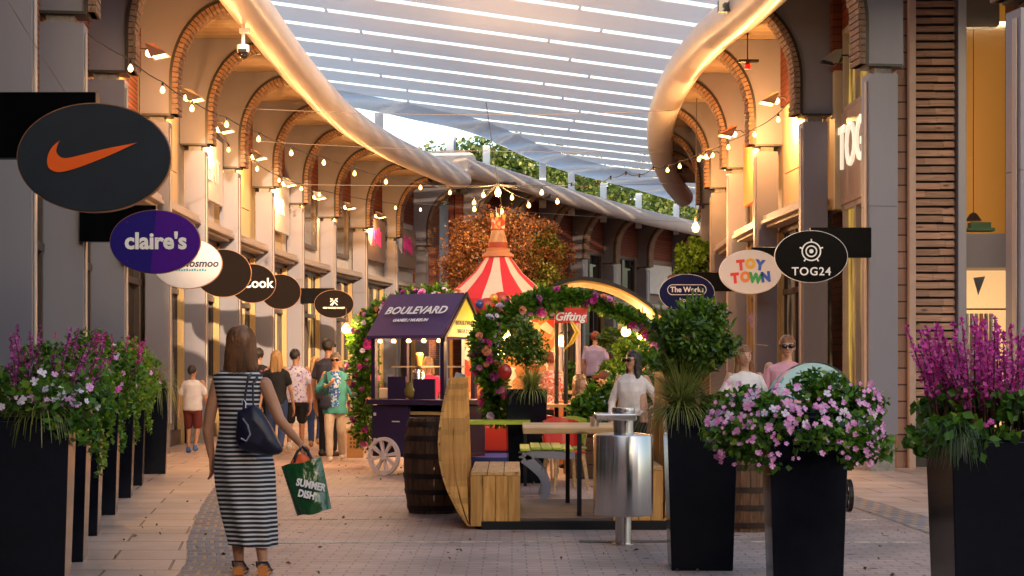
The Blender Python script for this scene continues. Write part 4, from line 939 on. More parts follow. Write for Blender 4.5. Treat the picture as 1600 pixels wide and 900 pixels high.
festoon('string of glowing bulbs looping along the left arches to the centre', [(204,105),(254,139),(300,168),(354,193),(404,216),(455,238),(506,253),(554,270),(603,283),(657,292),(703,300)], lambda px: 21.5 + (px-204)*15/499, ext=((-5.2,19,5.5), CTR))
festoon('lower string of small bulbs in front of the left upper windows', [(300,175),(357,233),(402,263),(436,281),(471,294),(499,303),(618,324),(657,327)], lambda px: 30.5 + (px-300)*16/357, ext=((-5.6,28,6.2), (-1.2,50,6.6)), scale=1.2)
festoon('string of glowing bulbs rising to the right arches', [(1216,186),(1179,209),(1138,229),(1103,244),(1092,248),(1062,259),(1043,265)], lambda px: 27.5 + (1216-px)*6/173, ext=((4.7,26.0,6.0), None), scale=1.2)
festoon('string of unlit bulb sockets sagging from the right tube to the centre', [(1043,265),(1021,268),(999,280),(978,276),(954,283),(934,290),(913,298),(893,293)], lambda px: 33.5 + (1043-px)*3/150, lit=False, ext=(None, CTR), sag=.05, scale=1.7)
ch = thing('bulb_chandelier', 'ring of glowing bulbs hanging over the striped tent and tree', 'lamp', tuple(CTR))
v = MB(); v.tube([(0,0,0),(-.28,.2,1.95)], .008, 5)
rp = []
for k, (px, py) in enumerate(((741,325),(784,326),(826,322),(755,303),(800,304),(846,302),(871,313),(740,312))):
    p = Vector((X(px,37.3), 37.3 + .5*math.sin(k*2.1), H(py,37.3)+.1)) - CTR; rp.append(p); v.tube([(0,0,0), p*.5 - Vector((0,0,.05)), p], .006, 5)
obj('cord', v, WIRE, ch)
for p in rp: bulb(ch, p - Vector((0,0,.05)), scale=1.5)
bulb(ch, (0,0,-.05), scale=2.6); point_light('lamp_light', (0,-.15,-.3), 260, parent=ch, r=.1)
bg1 = thing('hanging_bulb', 'single large glowing bulb at the far end of the right arcade', 'lamp', (X(1087,33), 33, H(343,33)))
v = MB(); v.tube([(0,0,0),(.02,0,2.5)], .008, 5); obj('cord', v, WIRE, bg1); bulb(bg1, (0,0,-.03), scale=2.6); point_light('lamp_light', (-.1,-.2,-.15), 120, parent=bg1)
def span(label, a, b, sag=.15, rad=.006):
    a, b = Vector(a), Vector(b); t = thing('span_wire', label, 'cable', tuple(a)); v = MB()
    v.tube([(b-a)*(k/16) - Vector((0,0,sag*4*(k/16)*(1-k/16))) for k in range(17)], rad, 5); obj('wire', v, mat('wire_grey', (.25,.2,.16), .5), t)
span('thin upper wire crossing the street below the louvres', (-5.5,31,H(168,31)), (3.6,34,H(172,34)), .12)
span('thin middle wire crossing from the left arches to the gutter tube', (-5.4,33,H(220,33)), (3.6,38,H(236,38)), .1)
span('thin lower wire crossing the left arches toward the tube end', (-5.3,38,H(288,38)), (4.4,42,H(287,42)), .05)
span('faint lowest wire in front of the far arcade', (-2.8,47,H(318,47)), (8,60,H(350,60)), .05)
span('slanting wire in front of the nearest left columns', (X(0,12), 12, H(-20,12)), (X(130,13), 13, H(185,13)), .02, .004)
# CCTV camera and smoke detector
cc = thing('security_camera', 'white dome security camera hanging under the left gutter tube', 'camera', (X(380,26.5), 26.5, H(80,26.5)))
v = MB(); v.lathe([(.10,.10),(.105,.02),(.095,-.02)], 16); v.tube([(0,0,.1),(0,0,.45)], .03, 8); v.box(-.06,.1,-.04,.04,.3,.38); obj('housing', v, WHITE, cc, smooth=2)
v = MB(); v.ball((0,0,-.03), (.085,.085,.10), 12, 8); obj('dome', v, GLASSD, cc, smooth=1); v = MB(); v.box(-.07,.07,-.105,-.085,-.03,.02); obj('band', v, BLACKM, cc)
sd_ = thing('alarm_beacon', 'small red alarm beacon under the right soffit', 'alarm', (X(1168,29), 29, H(108,29)))
v = MB(); v.lathe([(.05,0),(.055,.08),(.03,.12)], 12); obj('lens', v, mat('red_plastic', (.5,.01,.01), .3), sd_); v = MB(); v.box(-.16,.2,-.05,.05,.125,.17); obj('bracket', v, BLACKM, sd_)
v = MB(); v.tube([(0,0,.17),(0,0,TOP-H(108,29))], .012, 6); obj('rod', v, BLACKM, sd_)

def petal_mass(name, parent, pts, r, m, seed):
    rs = random.Random(seed); v = MB(); src = blossom_mesh(1.0, m, seed); V_ = [x.co.copy() for x in src.vertices]; F_ = [tuple(p.vertices) for p in src.polygons]
    for p in pts:
        q = Vector((rs.gauss(0,.35)+p[0]*.6, -1, rs.gauss(.15,.35))).normalized().to_track_quat('Z','Y'); sc = r*rs.uniform(.6,1.25)
        v.add([Vector(p) + q @ (x*sc) for x in V_], F_)
    o = obj(name, v, m, parent, kind='stuff'); return o
fm = next(o for o in bpy.data.objects if o.get('category') and o.name.startswith('flower_mound'))
rs = random.Random(88); pts = []
for k in range(150):
    a = rs.uniform(-math.pi, 0); el = rs.uniform(-.9, .9); pts.append((.56*math.cos(a)*math.cos(el*.6), .44*math.sin(a)*math.cos(el*.6), .08+.33*math.sin(el)))
petal_mass('small_blossoms', fm, pts, .019, PINKF, 1)
# fallen leaves and petals on the paving
FL = mat_leaf('fallen_leaf', (.10,.05,.02), (.30,.20,.08), trans=0); nr = np.random.RandomState(3); n = 420
P_ = np.stack([nr.uniform(-3.6,3.6,n), nr.uniform(9.5,26,n), np.full(n,.012)], 1)
o = leaf_obj('fallen_leaves', P_, .022, FL, None, 5, long=1.6, dirs=np.stack([nr.normal(size=n), nr.normal(size=n), np.zeros(n)], 1)); o['kind'] = 'stuff'
# ------------------------------------------------------------------ people
def remeshed(name, mb, voxel, m, parent, smooth_it=4, fold=0, fscale=9, seed=0, label=None):
    me = bpy.data.meshes.new('tmp'); me.from_pydata(mb.v, [], mb.f)
    bm = bmesh.new(); bm.from_mesh(me); bmesh.ops.recalc_face_normals(bm, faces=bm.faces); bm.to_mesh(me); bm.free()
    o = bpy.data.objects.new('tmp', me)
    r = o.modifiers.new('r', 'REMESH'); r.mode = 'VOXEL'; r.voxel_size = voxel
    s = o.modifiers.new('s', 'SMOOTH'); s.iterations = smooth_it; s.factor = .5
    m2 = baked(o)
    if fold:
        n = len(m2.vertices); P_ = np.empty(n*3); m2.vertices.foreach_get('co', P_); P_ = P_.reshape(-1,3); N_ = np.empty(n*3); m2.vertex_normals.foreach_get('vector', N_); N_ = N_.reshape(-1,3)
        q = P_*np.array([fscale, fscale, fscale*.55]) + seed*.37
        a = np.sin(q[:,0]*1.9+np.sin(q[:,2]*2.1)*1.4)*np.sin(q[:,1]*1.7+q[:,2]*1.3+np.sin(q[:,0]*1.1)) ; b_ = np.sin(q[:,0]*4.3+q[:,2]*3.7+1)*np.sin(q[:,1]*4.9-q[:,2]*2.9)
        P_ += N_*((a*.6 + b_*.35)*fold)[:,None]; m2.vertices.foreach_set('co', P_.ravel()); m2.update()
    m2.name = name; m2.materials.clear(); m2.materials.append(m); m2.shade_smooth()
    o = bpy.data.objects.new(name, m2); COL.objects.link(o); o.parent = parent
    if label: o['label'] = label
    return o
def cap_(mb, a, b, ra, rb, seg=10):
    """tapered capsule"""
    a, b = Vector(a), Vector(b); d = (b-a); L0 = max(d.length, 1e-4); d = d/L0; pts = []; rad = []
    for k in range(3): an = R(90*k/3+10); pts.append(a - d*ra*math.cos(an)); rad.append(ra*math.sin(an))
    for k in range(5): pts.append(a.lerp(b, k/4)); rad.append(ra + (rb-ra)*k/4)
    for k in range(2,-1,-1): an = R(90*k/3+10); pts.append(b + d*rb*math.cos(an)); rad.append(rb*math.sin(an))
    mb.tube(pts, rad, seg)
def torso_(mb, rings, seg=16):
    """rings: (cx, cy, z, rx, ry)"""
    vs = [(cx + rx*math.cos(6.2832*k/seg), cy + ry*math.sin(6.2832*k/seg), z) for cx, cy, z, rx, ry in rings for k in range(seg)]; n = len(rings)
    mb.add(vs, [(i*seg+k, i*seg+(k+1) % seg, (i+1)*seg+(k+1) % seg, (i+1)*seg+k) for i in range(n-1) for k in range(seg)] + [tuple(range(seg))[::-1], tuple((n-1)*seg+k for k in range(seg))])
def hand_(mb, w, d, side, s, curl=.5, nrm=None):
    """palm, four bent fingers and a thumb leaving the side of the palm"""
    w, d = Vector(w), Vector(d).normalized(); f = Vector((0,-1,0)) if nrm is None else Vector(nrm)
    wide = (f - d*f.dot(d)).normalized(); nn = d.cross(wide)*side   # nn: palm side
    pe = w + d*.075*s
    for k in range(4):
        o = (k-1.5)*.018*s; cap_(mb, w + wide*o*.6, pe + wide*o, .013*s, .011*s, 8)
        L0 = (.075, .08, .076, .06)[k]*s; a = pe + wide*o; dd = d.copy(); r_ = .0092*s
        for j, fr in enumerate((.42,.32,.26)):
            dd = (dd + nn*curl*(.35+.35*j)).normalized(); b = a + dd*L0*fr; cap_(mb, a, b, r_, r_*.9, 6); a = b; r_ *= .9
    th = w + d*.025*s + wide*.028*s; t1 = th + (d*.5 + wide*.6 + nn*.3).normalized()*.035*s; t2 = t1 + (d*.9 + wide*.15 + nn*.4).normalized()*.032*s
    cap_(mb, th, t1, .0125*s, .010*s, 6); cap_(mb, t1, t2, .010*s, .0085*s, 6)
HAIRB = mat('brown_hair', (.09,.035,.014), .38, col2=(.30,.12,.04), scale=14, stretch=(2,2,.25), bump=.5, bscale=60)
HAIRD = mat('dark_hair', (.012,.008,.006), .45, bump=.5, bscale=60, stretch=(2,2,.25))
HAIRY = mat('blonde_hair', (.30,.15,.05), .45, col2=(.52,.31,.12), scale=14, stretch=(2,2,.25), bump=.5, bscale=60)
HAIRR = mat('red_hair', (.20,.04,.02), .5, bump=.5, bscale=60)
HAIRG = mat('grey_hair', (.16,.115,.09), .6, bump=.6, bscale=50)
EYEW = mat('eye_white', (.7,.68,.66), .3); EYEB = mat('eye_iris', (.03,.02,.015), .2); LIP = mat('lips', (.38,.10,.08), .45)
def person(label, loc, rz, Ht, top, bottom, hair='short', hairm=HAIRD, skin=SKIN, pose=None, sleeve='short', legs='trousers', shoe=None, fem=False, voxel=.008, low=.49, group=None, glasses=False, loose=1.0, capm=None, bare=False, turn=0, cat='person'):
    s = Ht; t = thing('person', label, cat, loc, rz, group); p = dict(pose or {})
    sw_ = .108 if fem else .122; hb = .052
    J = dict(sL=(sw_,0,.812), sR=(-sw_,0,.812), eL=(sw_+.028,.012,.635), eR=(-sw_-.028,.012,.635), wL=(sw_+.032,-.02,.485), wR=(-sw_-.032,-.02,.485),
             hL=(hb,0,.515), hR=(-hb,0,.515), kL=(hb+.004,-.012,.285), kR=(-hb-.004,-.012,.285), aL=(hb+.002,.008,.045), aR=(-hb-.002,.008,.045), dz=0.0)
    J.update(p); dz = J['dz']
    V = {k: Vector(v)*s for k, v in J.items() if k != 'dz'}
    b = MB()
    torso_(b, [(0,.0,.47*s,.060*s,.050*s),(0,.005,.51*s,.094*s,.066*s),(0,0,.56*s,.088*s,.060*s),(0,0,.63*s,(.070 if fem else .080)*s,.052*s),(0,-.004,.72*s,(.084 if fem else .096)*s,.062*s),(0,0,.79*s,(.094 if fem else .108)*s,.052*s),(0,.004,.825*s,.070*s,.040*s),(0,.006,.845*s,.036*s,.034*s)])
    cap_(b, (0,.008*s,.83*s), (0,-.002*s,.885*s), .031*s, .029*s)
    hc = Vector((0,-.008*s,.932*s)); T = Matrix.Rotation(turn, 3, 'Z')
    def hp(x, y, z): return tuple(hc + T @ (Vector((x,y,z))*s))
    b.ball(hp(0,.004,.008), (.043*s,.052*s,.060*s), 16, 12); cap_(b, hp(0,-.012,-.01), hp(0,-.020,-.040), .032*s, .020*s)
    cap_(b, hp(0,-.050,.004), hp(0,-.060,-.010), .004*s, .0075*s, 6)
    for q in (-1, 1): b.ball(hp(q*.045,.006,-.002), (.006*s,.011*s,.017*s), 8, 6)
    for q in 'LR':
        sg = 1 if q == 'L' else -1
        cap_(b, V['s'+q] - Vector((sg*.012*s,0,0)), V['e'+q], .030*s*(.86 if fem else 1), .021*s, 10); cap_(b, V['e'+q], V['w'+q], .021*s, .0145*s, 10)
        hand_(b, V['w'+q], V['w'+q] - V['e'+q], sg, s, curl=p.get('curl', .45) if not isinstance(p.get('curl', .45), tuple) else .45)
        cap_(b, V['h'+q], V['k'+q], .052*s, .033*s, 12); cap_(b, V['k'+q], V['a'+q], .032*s, .019*s, 12)
        cap_(b, V['k'+q].lerp(V['a'+q], .15) + Vector((0,.008*s,0)), V['k'+q].lerp(V['a'+q], .55) + Vector((0,.008*s,0)), .024*s, .018*s, 8)
        foot = V['a'+q]; cap_(b, foot + Vector((0,.02*s,-.025*s)), foot + Vector((0,-.085*s,-.032*s)), .020*s, .013*s, 8)
    remeshed('body', b, voxel, skin, t, 3)
    # face
    f = MB()
    for q in (-1,1):
        f.k = 0; f.ball(hp(q*.017,-.041,.008), (.0085*s,.006*s,.005*s), 8, 6); f.k = 1; f.ball(hp(q*.017,-.0455,.008), (.0042*s,.003*s,.0042*s), 8, 6)
        f.k = 2; cap_(f, hp(q*.009,-.049,.020), hp(q*.028,-.042,.022), .0022*s, .0018*s, 5)
    f.k = 3; cap_(f, hp(-.013,-.046,-.030), hp(.013,-.046,-.030), .0035*s, .0035*s, 6)
    obj('face_features', f, [EYEW, EYEB, hairm, LIP], t)
    if glasses:
        f = MB()
        for q in (-1,1): f.ball(hp(q*.021,-.054,.008), (.019*s,.006*s,.014*s), 12, 6); f.tube([hp(q*.036,-.045,.010), hp(q*.050,.0,.010)], .0025*s, 5)
        f.tube([hp(-.006,-.056,.011), hp(.006,-.056,.011)], .003*s, 5); obj('sunglasses', f, mat('black_lens', (.008,.008,.01), .08), t, smooth=1)
    h = MB()
    if hair in ('short','bob','long'):
        h.ball(hp(0,.012,.022), (.053*s,.057*s,.060*s), 16, 10)
        if hair == 'bob':
            for q in (-1,1): cap_(h, hp(q*.034,.012,.02), hp(q*.046,.006,-.075), .026*s, .020*s)
            cap_(h, hp(0,.03,.02), hp(0,.038,-.085), .036*s, .034*s)
            for q in (-.5,.5): cap_(h, hp(q*.04,.03,.0), hp(q*.05,.036,-.09), .030*s, .026*s)
        if hair == 'long':
            for q in (-1,1): cap_(h, hp(q*.032,.010,.02), hp(q*.050,.008,-.12), .026*s, .020*s)
            for q in (-1,0,1): cap_(h, hp(q*.02,.03,.02), hp(q*.03,.042,-.17), .034*s, .024*s)
        # keep the face clear
        hm_ = remeshed('hair', h, .008*s/1.7, hairm, t, 2, fold=.006, fscale=30)
        me = hm_.data; bm = bmesh.new(); bm.from_mesh(me); Ti = T.inverted(); kill = []
        for v in bm.verts:
            lc = Ti @ (v.co - hc)
            if lc.y < -.018*s and lc.z < .026*s and abs(lc.x) < .043*s: kill.append(v)
        bmesh.ops.delete(bm, geom=kill, context='VERTS'); bm.to_mesh(me); bm.free()
    if capm:
        h = MB(); h.ball(hp(0,.006,.030), (.053*s,.060*s,.046*s), 16, 8); cap_(h, hp(0,-.045,.026), hp(0,-.082,.020), .024*s, .018*s)
        remeshed('cap', h, .008, capm, t, 2)
    # clothes
    c = MB(); g_ = .010*loose*s
    wz = low
    rings = [(0,0,wz*s,.100*s+g_,.068*s+g_*1.2),(0,0,(wz+.03)*s,.101*s+g_,.070*s+g_*1.2),(0,0,.60*s,(.084 if fem else .090)*s+g_*1.2,.062*s+g_),(0,-.005*s,.72*s,(.090 if fem else .102)*s+g_,.070*s+g_),(0,0,.785*s,(.104 if fem else .120)*s+g_*.6,.060*s+g_*.8),(0,.001*s,.812*s,(.100 if fem else .114)*s,.050*s),(0,.002*s,.832*s,.070*s,.042*s),(0,.004*s,.842*s,.046*s,.040*s)]
    torso_(c, rings, 20)
    if sleeve != 'none':
        for q in 'LR':
            sg = 1 if q == 'L' else -1; A = V['s'+q] - Vector((sg*.020*s,0,.018*s)); E = V['e'+q]; Wr = V['w'+q]
            if sleeve == 'short': cap_(c, A, A.lerp(E, .62), .035*s, .034*s*(.9+.2*loose))
            else: cap_(c, A, E, .034*s, .029*s*(.8+.2*loose)); cap_(c, E, E.lerp(Wr, .92), .029*s*(.8+.2*loose), .022*s*(.8+.2*loose))
    remeshed('top', c, voxel, top, t, 3, fold=.007*loose, seed=hash(label) % 50)
    if bottom:
        c = MB(); torso_(c, [(0,0,.455*s,.086*s,.066*s),(0,.004,.50*s,.102*s,.076*s),(0,0,.56*s,.096*s,.068*s),(0,0,.60*s,.086*s,.060*s)])
        for q in 'LR':
            hh, kk, aa = V['h'+q], V['k'+q], V['a'+q]
            if legs == 'shorts': cap_(c, hh, hh.lerp(kk, .85), .060*s, .053*s)
            elif legs == 'skirt': cap_(c, hh, hh.lerp(kk, .9), .062*s, .06*s)
            else: cap_(c, hh, kk, .060*s, .044*s); cap_(c, kk, kk.lerp(aa, .90), .043*s, .034*s)
        remeshed('trousers' if legs == 'trousers' else 'shorts', c, voxel, bottom, t, 3, fold=.006)
    if shoe:
        for q in 'LR':
            c = MB(); a = V['a'+q]; cap_(c, a + Vector((0,.022*s,-.022*s)), a + Vector((0,-.088*s,-.028*s)), .027*s, .019*s); cap_(c, a + Vector((0,.012*s,.0)), a + Vector((0,.015*s,-.02*s)), .026*s, .028*s)
            remeshed('shoe', c, .008, shoe, t, 2)
    return t
def cloth(name, c, **k): return mat(name, c, .85, var=.10, scale=8, bump=.15, bscale=90, **k)
def patt(name, base, cols, scale=30):
    if name in MATS: return MATS[name]
    m = bpy.data.materials.new(name); m.use_nodes = True; N, L = nodes(m); b = N['Principled BSDF']; b.inputs['Roughness'].default_value = .85
    tc = N.new('ShaderNodeTexCoord'); v = N.new('ShaderNodeTexVoronoi'); v.inputs['Scale'].default_value = scale; L.new(tc.outputs['Object'], v.inputs['Vector'])
    r = N.new('ShaderNodeValToRGB'); r.color_ramp.interpolation = 'CONSTANT'; r.color_ramp.elements[0].color = (*base,1); r.color_ramp.elements[0].position = 0
    r.color_ramp.elements[1].position = .5; r.color_ramp.elements[1].color = (*cols[0],1)
    for k, c_ in enumerate(cols[1:]): e = r.color_ramp.elements.new(.62 + .16*k); e.color = (*c_,1)
    sep = N.new('ShaderNodeSeparateColor'); L.new(v.outputs['Color'], sep.inputs[0]); L.new(sep.outputs[0], r.inputs[0]); L.new(r.outputs[0], b.inputs['Base Color']); MATS[name] = m; return m
WS = cloth('white_cotton', (.66,.60,.60)); NAVY = cloth('navy_cotton', (.010,.012,.035)); BLK = cloth('black_cotton', (.010,.010,.012)); MAROON = cloth('maroon_cotton', (.13,.02,.015)); TEAL = cloth('teal_knit', (.06,.30,.30)); PEACH = cloth('peach_knit', (.52,.28,.20))
BEIGE = cloth('beige_linen', (.52,.42,.34)); DENIM = cloth('denim', (.03,.06,.16)); WSHOE = mat('white_shoe', (.6,.55,.5), .6); DSHOE = mat('dark_shoe', (.02,.02,.025), .5); BSHOE = mat('blue_shoe', (.03,.12,.35), .5); TSHOE = mat('tan_shoe', (.40,.22,.10), .6)
B180 = R(180)
# ---- hero: woman in the striped dress, seen from behind, walking away; her frame faces -Y so turn her by 180 degrees
def hero():
    Z = 11.0; sx = Z/FPX
    def q(px, py, dy=0): return Vector(((px-388)*sx, dy, H(py, Z)))
    t = thing('person', 'woman in a black and white striped midi dress walking away with a navy shoulder bag', 'person', (X(388,Z), Z, 0))
    # local frame: +Y is away from the viewer (her front)
    b = MB()
    torso_(b, [(-.03,.02,.80,.15,.12),(-.02,.0,.90,.175,.14),(-.02,.0,1.0,.15,.115),(-.055,.0,1.12,.115,.09),(-.075,.01,1.26,.14,.105),(-.075,.01,1.35,.155,.09),(-.07,.01,1.395,.13,.065),(-.065,.01,1.425,.07,.055)])
    cap_(b, (-.06,.01,1.41), (-.055,.03,1.50), .052, .050)
    b.ball((-.055,.035,1.60), (.072,.09,.105), 18, 12); cap_(b, (-.055,.08,1.57), (-.055,.10,1.53), .05, .032); cap_(b, (-.055,.13,1.60), (-.055,.14,1.575), .008, .012, 6)
    # arms: left of picture hangs, right one bends slightly forward and down to the bag
    Lp = [q(340,600), q(330,640), q(324,672,.01), q(327,700,.03), q(329,716,.04)]
    for a, c_, r0, r1 in ((0,1,.046,.043),(1,2,.043,.036),(2,3,.038,.030),(3,4,.030,.023)): cap_(b, Lp[a], Lp[c_], r0, r1, 12)
    hand_(b, Lp[4], Vector((.03,.15,-1)), -1, 1.0, curl=.38, nrm=(.25,.95,.1))
    Rp = [q(414,600), q(427,632,.0), q(437,655,-.01), q(455,680,.05), q(466,694,.10)]
    for a, c_, r0, r1 in ((0,1,.048,.045),(1,2,.045,.038),(2,3,.038,.030),(3,4,.030,.023)): cap_(b, Rp[a], Rp[c_], r0, r1, 12)
    hand_(b, Rp[4], Vector((.35,.25,-1)), 1, 1.0, curl=.75, nrm=(.2,.95,0))
    # legs: left leg forward and down past the frame edge, right leg with lifted heel
    for pts, rr_ in (([(-.07,.0,.80),(-.085,.02,.50),(-.085,.03,.30),(-.065,.01,.085)], (.10,.062,.052,.033)), ([(.05,.0,.80),(.06,-.03,.50),(.085,-.04,.32),(.108,-.06,.105)], (.10,.062,.054,.033))):
        for k in range(3): cap_(b, pts[k], pts[k+1], rr_[k], rr_[k+1], 14)
        c0 = Vector(pts[2]); cap_(b, c0 + Vector((0,-.012,.08)), c0 + Vector((0,-.010,-.06)), .050, .040, 12)
    cap_(b, (-.062,-.015,.055), (-.055,.16,.028), .034, .024, 10); cap_(b, (.108,-.085,.078), (.118,.08,.028), .034, .024, 10)
    remeshed('body', b, .0055, SKIND, t, 4)
    # dress
    d = MB(); base = [(872,394,.165,.15),(850,394,.168,.15),(820,391,.180,.155),(790,387,.192,.165),(760,384,.203,.175),(735,383,.208,.18),(712,382,.198,.17),(690,380,.175,.145),(670,377,.146,.122),(650,374,.134,.112),(630,373,.142,.118),(610,372,.162,.125),(595,371,.176,.115),(584,372,.168,.085)]
    seg = 40; vs = []
    zb = [H(p[0], Z) for p in base]
    for i, (py, px, rx, ry) in enumerate(base):
        zz = H(py, Z) if i else H(852, Z) - .0
        if i == 1: zz = H(842, Z)
        for k in range(seg):
            a = 6.2832*k/seg; wv = (.006 + .010*max(0, (1.1-zz)))*math.sin(a*7 + zz*4) if zz < 1.0 else .003*math.sin(a*5+zz*9)
            vs.append(((px-388)*sx + (rx+wv)*math.cos(a), (ry+wv)*math.sin(a), zz + (.012*math.cos(a)*-1 if i < 2 else 0)))
    n = len(base); d.add(vs, [(i*seg+k, i*seg+(k+1) % seg, (i+1)*seg+(k+1) % seg, (i+1)*seg+k) for i in range(n-1) for k in range(seg)])
    STR = bpy.data.materials.new('striped_jersey'); STR.use_nodes = True; N, L = nodes(STR); bs = N['Principled BSDF']; bs.inputs['Roughness'].default_value = .75
    tc = N.new('ShaderNodeTexCoord'); w_ = N.new('ShaderNodeTexWave'); w_.wave_type = 'BANDS'; w_.bands_direction = 'Z'; w_.inputs['Scale'].default_value = 10.3; w_.inputs['Distortion'].default_value = 2.2; w_.inputs['Detail'].default_value = 0; w_.inputs['Detail Scale'].default_value = .22
    L.new(tc.outputs['Object'], w_.inputs['Vector']); r = N.new('ShaderNodeValToRGB'); r.color_ramp.elements[0].position = .60; r.color_ramp.elements[1].position = .68
    r.color_ramp.elements[0].color = (.009,.008,.011,1); r.color_ramp.elements[1].color = (.55,.52,.54,1); L.new(w_.outputs['Fac'], r.inputs[0]); L.new(r.outputs[0], bs.inputs['Base Color'])
    dr = obj('dress', d, STR, t, smooth=1)
    so_ = dr.modifiers.new('thick', 'SOLIDIFY'); so_.thickness = .006; ss = dr.modifiers.new('sub', 'SUBSURF'); ss.levels = 2; ss.render_levels = 2
    # shoulder yokes of the dress
    d = MB()
    for x0, px in ((-.20,344),(.02,402)):
        cap_(d, q(px, 596), q(px+ (6 if px < 380 else -6), 586, .0), .040, .034, 12)
    torso_(d, [(-.07,.005,1.335,.172,.105),(-.07,.005,1.375,.160,.088),(-.068,.008,1.398,.132,.070),(-.066,.008,1.406,.110,.060)], 24)
    remeshed('dress_yoke', d, .008, STR, t, 3)
    # hair: a straight shoulder length bob
    h = MB(); h.ball((-.055,.015,1.615), (.092,.108,.105), 18, 12)
    rs = random.Random(4)
    for k in range(15):
        a = R(195 + 150*k/14) if k else R(195); ca, sa = math.cos(a), math.sin(a)
        cap_(h, (-.055+ca*.062, .03+sa*.062, 1.62), (-.055+ca*.100+rs.uniform(-.006,.006), .03+sa*.085, 1.405+rs.uniform(-.012,.02)+.02*abs(ca)), .036, .022, 8)
    for sgn in (-1,1): cap_(h, (-.055+sgn*.068,.05,1.62), (-.055+sgn*.100,.05,1.43), .035, .018, 8)
    hr = remeshed('hair', h, .006, HAIRB, t, 3, fold=.004, fscale=30)
    # loose strands over the bob
    h = MB()
    for k in range(520):
        a = rs.uniform(R(170), R(370)); ca, sa = math.cos(a), math.sin(a); e = 1.62 + rs.uniform(0,.085); rr_ = .1*math.sqrt(max(.05, 1-((e-1.615)/.108)**2)); zb_ = 1.385 + rs.uniform(-.02,.05) + .03*abs(ca)
        o_ = rs.uniform(.002,.010); pts = []
        for q_ in range(8):
            f = q_/7; z = e + (zb_-e)*f; w1 = (.094 if z > 1.60 else .094+.012*(1.60-z)/.2) + o_; sh_ = math.sin(f*5 + k)*.003
            rad = rr_ + (w1-rr_)*min(1, f*2.2) if e > 1.62 else w1
            pts.append((-.055+ca*rad*.98+sh_, .022+sa*rad*1.05+sh_, z))
        h.tube(pts, [.0016]*7+[.0006], 4, cap=False)
    obj('hair_strands', h, HAIRB, hr, smooth=1)
    # slingback sandals
    SND = mat('orange_leather', (.62,.22,.05), .4)
    for (fx, fy, hz_) in ((-.06,-.02,.0),(.112,-.07,.02)):
        sh = MB(); sh.box(fx-.038, fx+.038, fy-.04, fy+.22, .004, .022); sh.frustum(.028,.028,.004,.034,.034,.055+hz_, Matrix.Translation((fx,fy-.01,0)))
        ob = obj('sandal', sh, SND, t, bevel=.006); sh = MB(); sh.tube([(fx-.042,fy+.02,.06),(fx-.036,fy-.055,.10),(fx+.036,fy-.055,.10),(fx+.042,fy+.02,.06)], .009, 6); obj('ankle_strap', sh, mat('black_leather', (.012,.01,.012), .35), ob); sh = MB(); sh.tube([(fx-.045,fy+.13,.02),(fx,fy+.13,.07),(fx+.045,fy+.13,.02)], .010, 6); obj('strap', sh, mat('black_leather', (.012,.01,.012), .35), ob)
    # shoulder bag
    bt = thing('shoulder_bag', 'navy leather shoulder bag hanging behind the striped dress from her right shoulder', 'bag', (X(388,Z), Z-.20, 0))
    LE = mat('navy_leather', (.009,.010,.028), .38, var=.3, scale=10, bump=.25, bscale=14, spec=.4)
    hd = [(380,640,.03),(378,676,.05),(386,700,.055),(420,708,.06),(444,706,.05),(447,694,.045),(428,660,.04),(405,632,.03)]
    m_ = MB(); ctr = [(412,672)]
    vs = []; seg = len(hd)
    ol = [(q(px,py) - Vector((0,0,0)), r_) for px, py, r_ in hd]
    outl = spline([tuple(o[0]) for o in ol] + [tuple(ol[0][0])], 40)[:-1]; cen = q(411,676)
    rings = []
    for f_, y_ in ((1.0,0),(.97,-.035),(.85,-.06),(.5,-.085),(.05,-.09)): rings.append([(cen.x+(p.x-cen.x)*f_, y_, cen.z+(p.z-cen.z)*f_) for p in outl])
    rings2 = [[(x,-y*.4+.0,z) for x,y,z in r_] for r_ in rings[1:]]
    allr = rings[::-1] + rings2; k_ = len(outl)
    m_.add([p for r_ in allr for p in r_], [(i*k_+j, i*k_+(j+1) % k_, (i+1)*k_+(j+1) % k_, (i+1)*k_+j) for i in range(len(allr)-1) for j in range(k_)] + [tuple(range(k_)), tuple((len(allr)-1)*k_+j for j in range(k_))])
    o = remeshed('bag_body', m_, .008, LE, bt, 5, fold=.010, fscale=9)
    m_ = MB(); m_.tube([q(394,588,.20), q(395,583,.22), q(393,590,.05), q(390,620,.01), q(388,645,-.03), q(396,652,-.05)], .008, 6, ry=.016); obj('strap', m_, LE, bt); m_ = MB(); m_.tube([q(405,586,.20), q(401,600,.03), q(403,630,-.0), q(412,650,-.04)], .007, 6, ry=.014)
    obj('strap', m_, LE, bt)
    m_ = MB(); m_.tube([q(390,652,-.075), q(398,662,-.095), q(402,676,-.10), q(396,686,-.10), q(388,682,-.095)], .006, 6); m_.tube([q(386,628,-.01), q(388,622,-.012), q(392,628,-.01), q(392,640,-.02)], .004, 6); obj('buckle', m_, mat('pale_metal', (.5,.5,.6), .3, .8), bt)
    # carrier bag
    cb = thing('carrier_bag', 'shiny dark green carrier bag with white lettering held in the woman\'s right hand', 'bag', (X(478,Z), Z+.08, 0))
    GR = mat('green_plastic', (.004,.05,.012), .16, col2=(.006,.085,.02), scale=5, spec=.8, bump=.9, bscale=7, stretch=(1.5,1.5,.7))
    def g(px, py, dy=0): return Vector(((px-478)*sx, dy, H(py, Z)))
    m_ = MB(); nu, nv = 14, 16; fr = []; bk = []
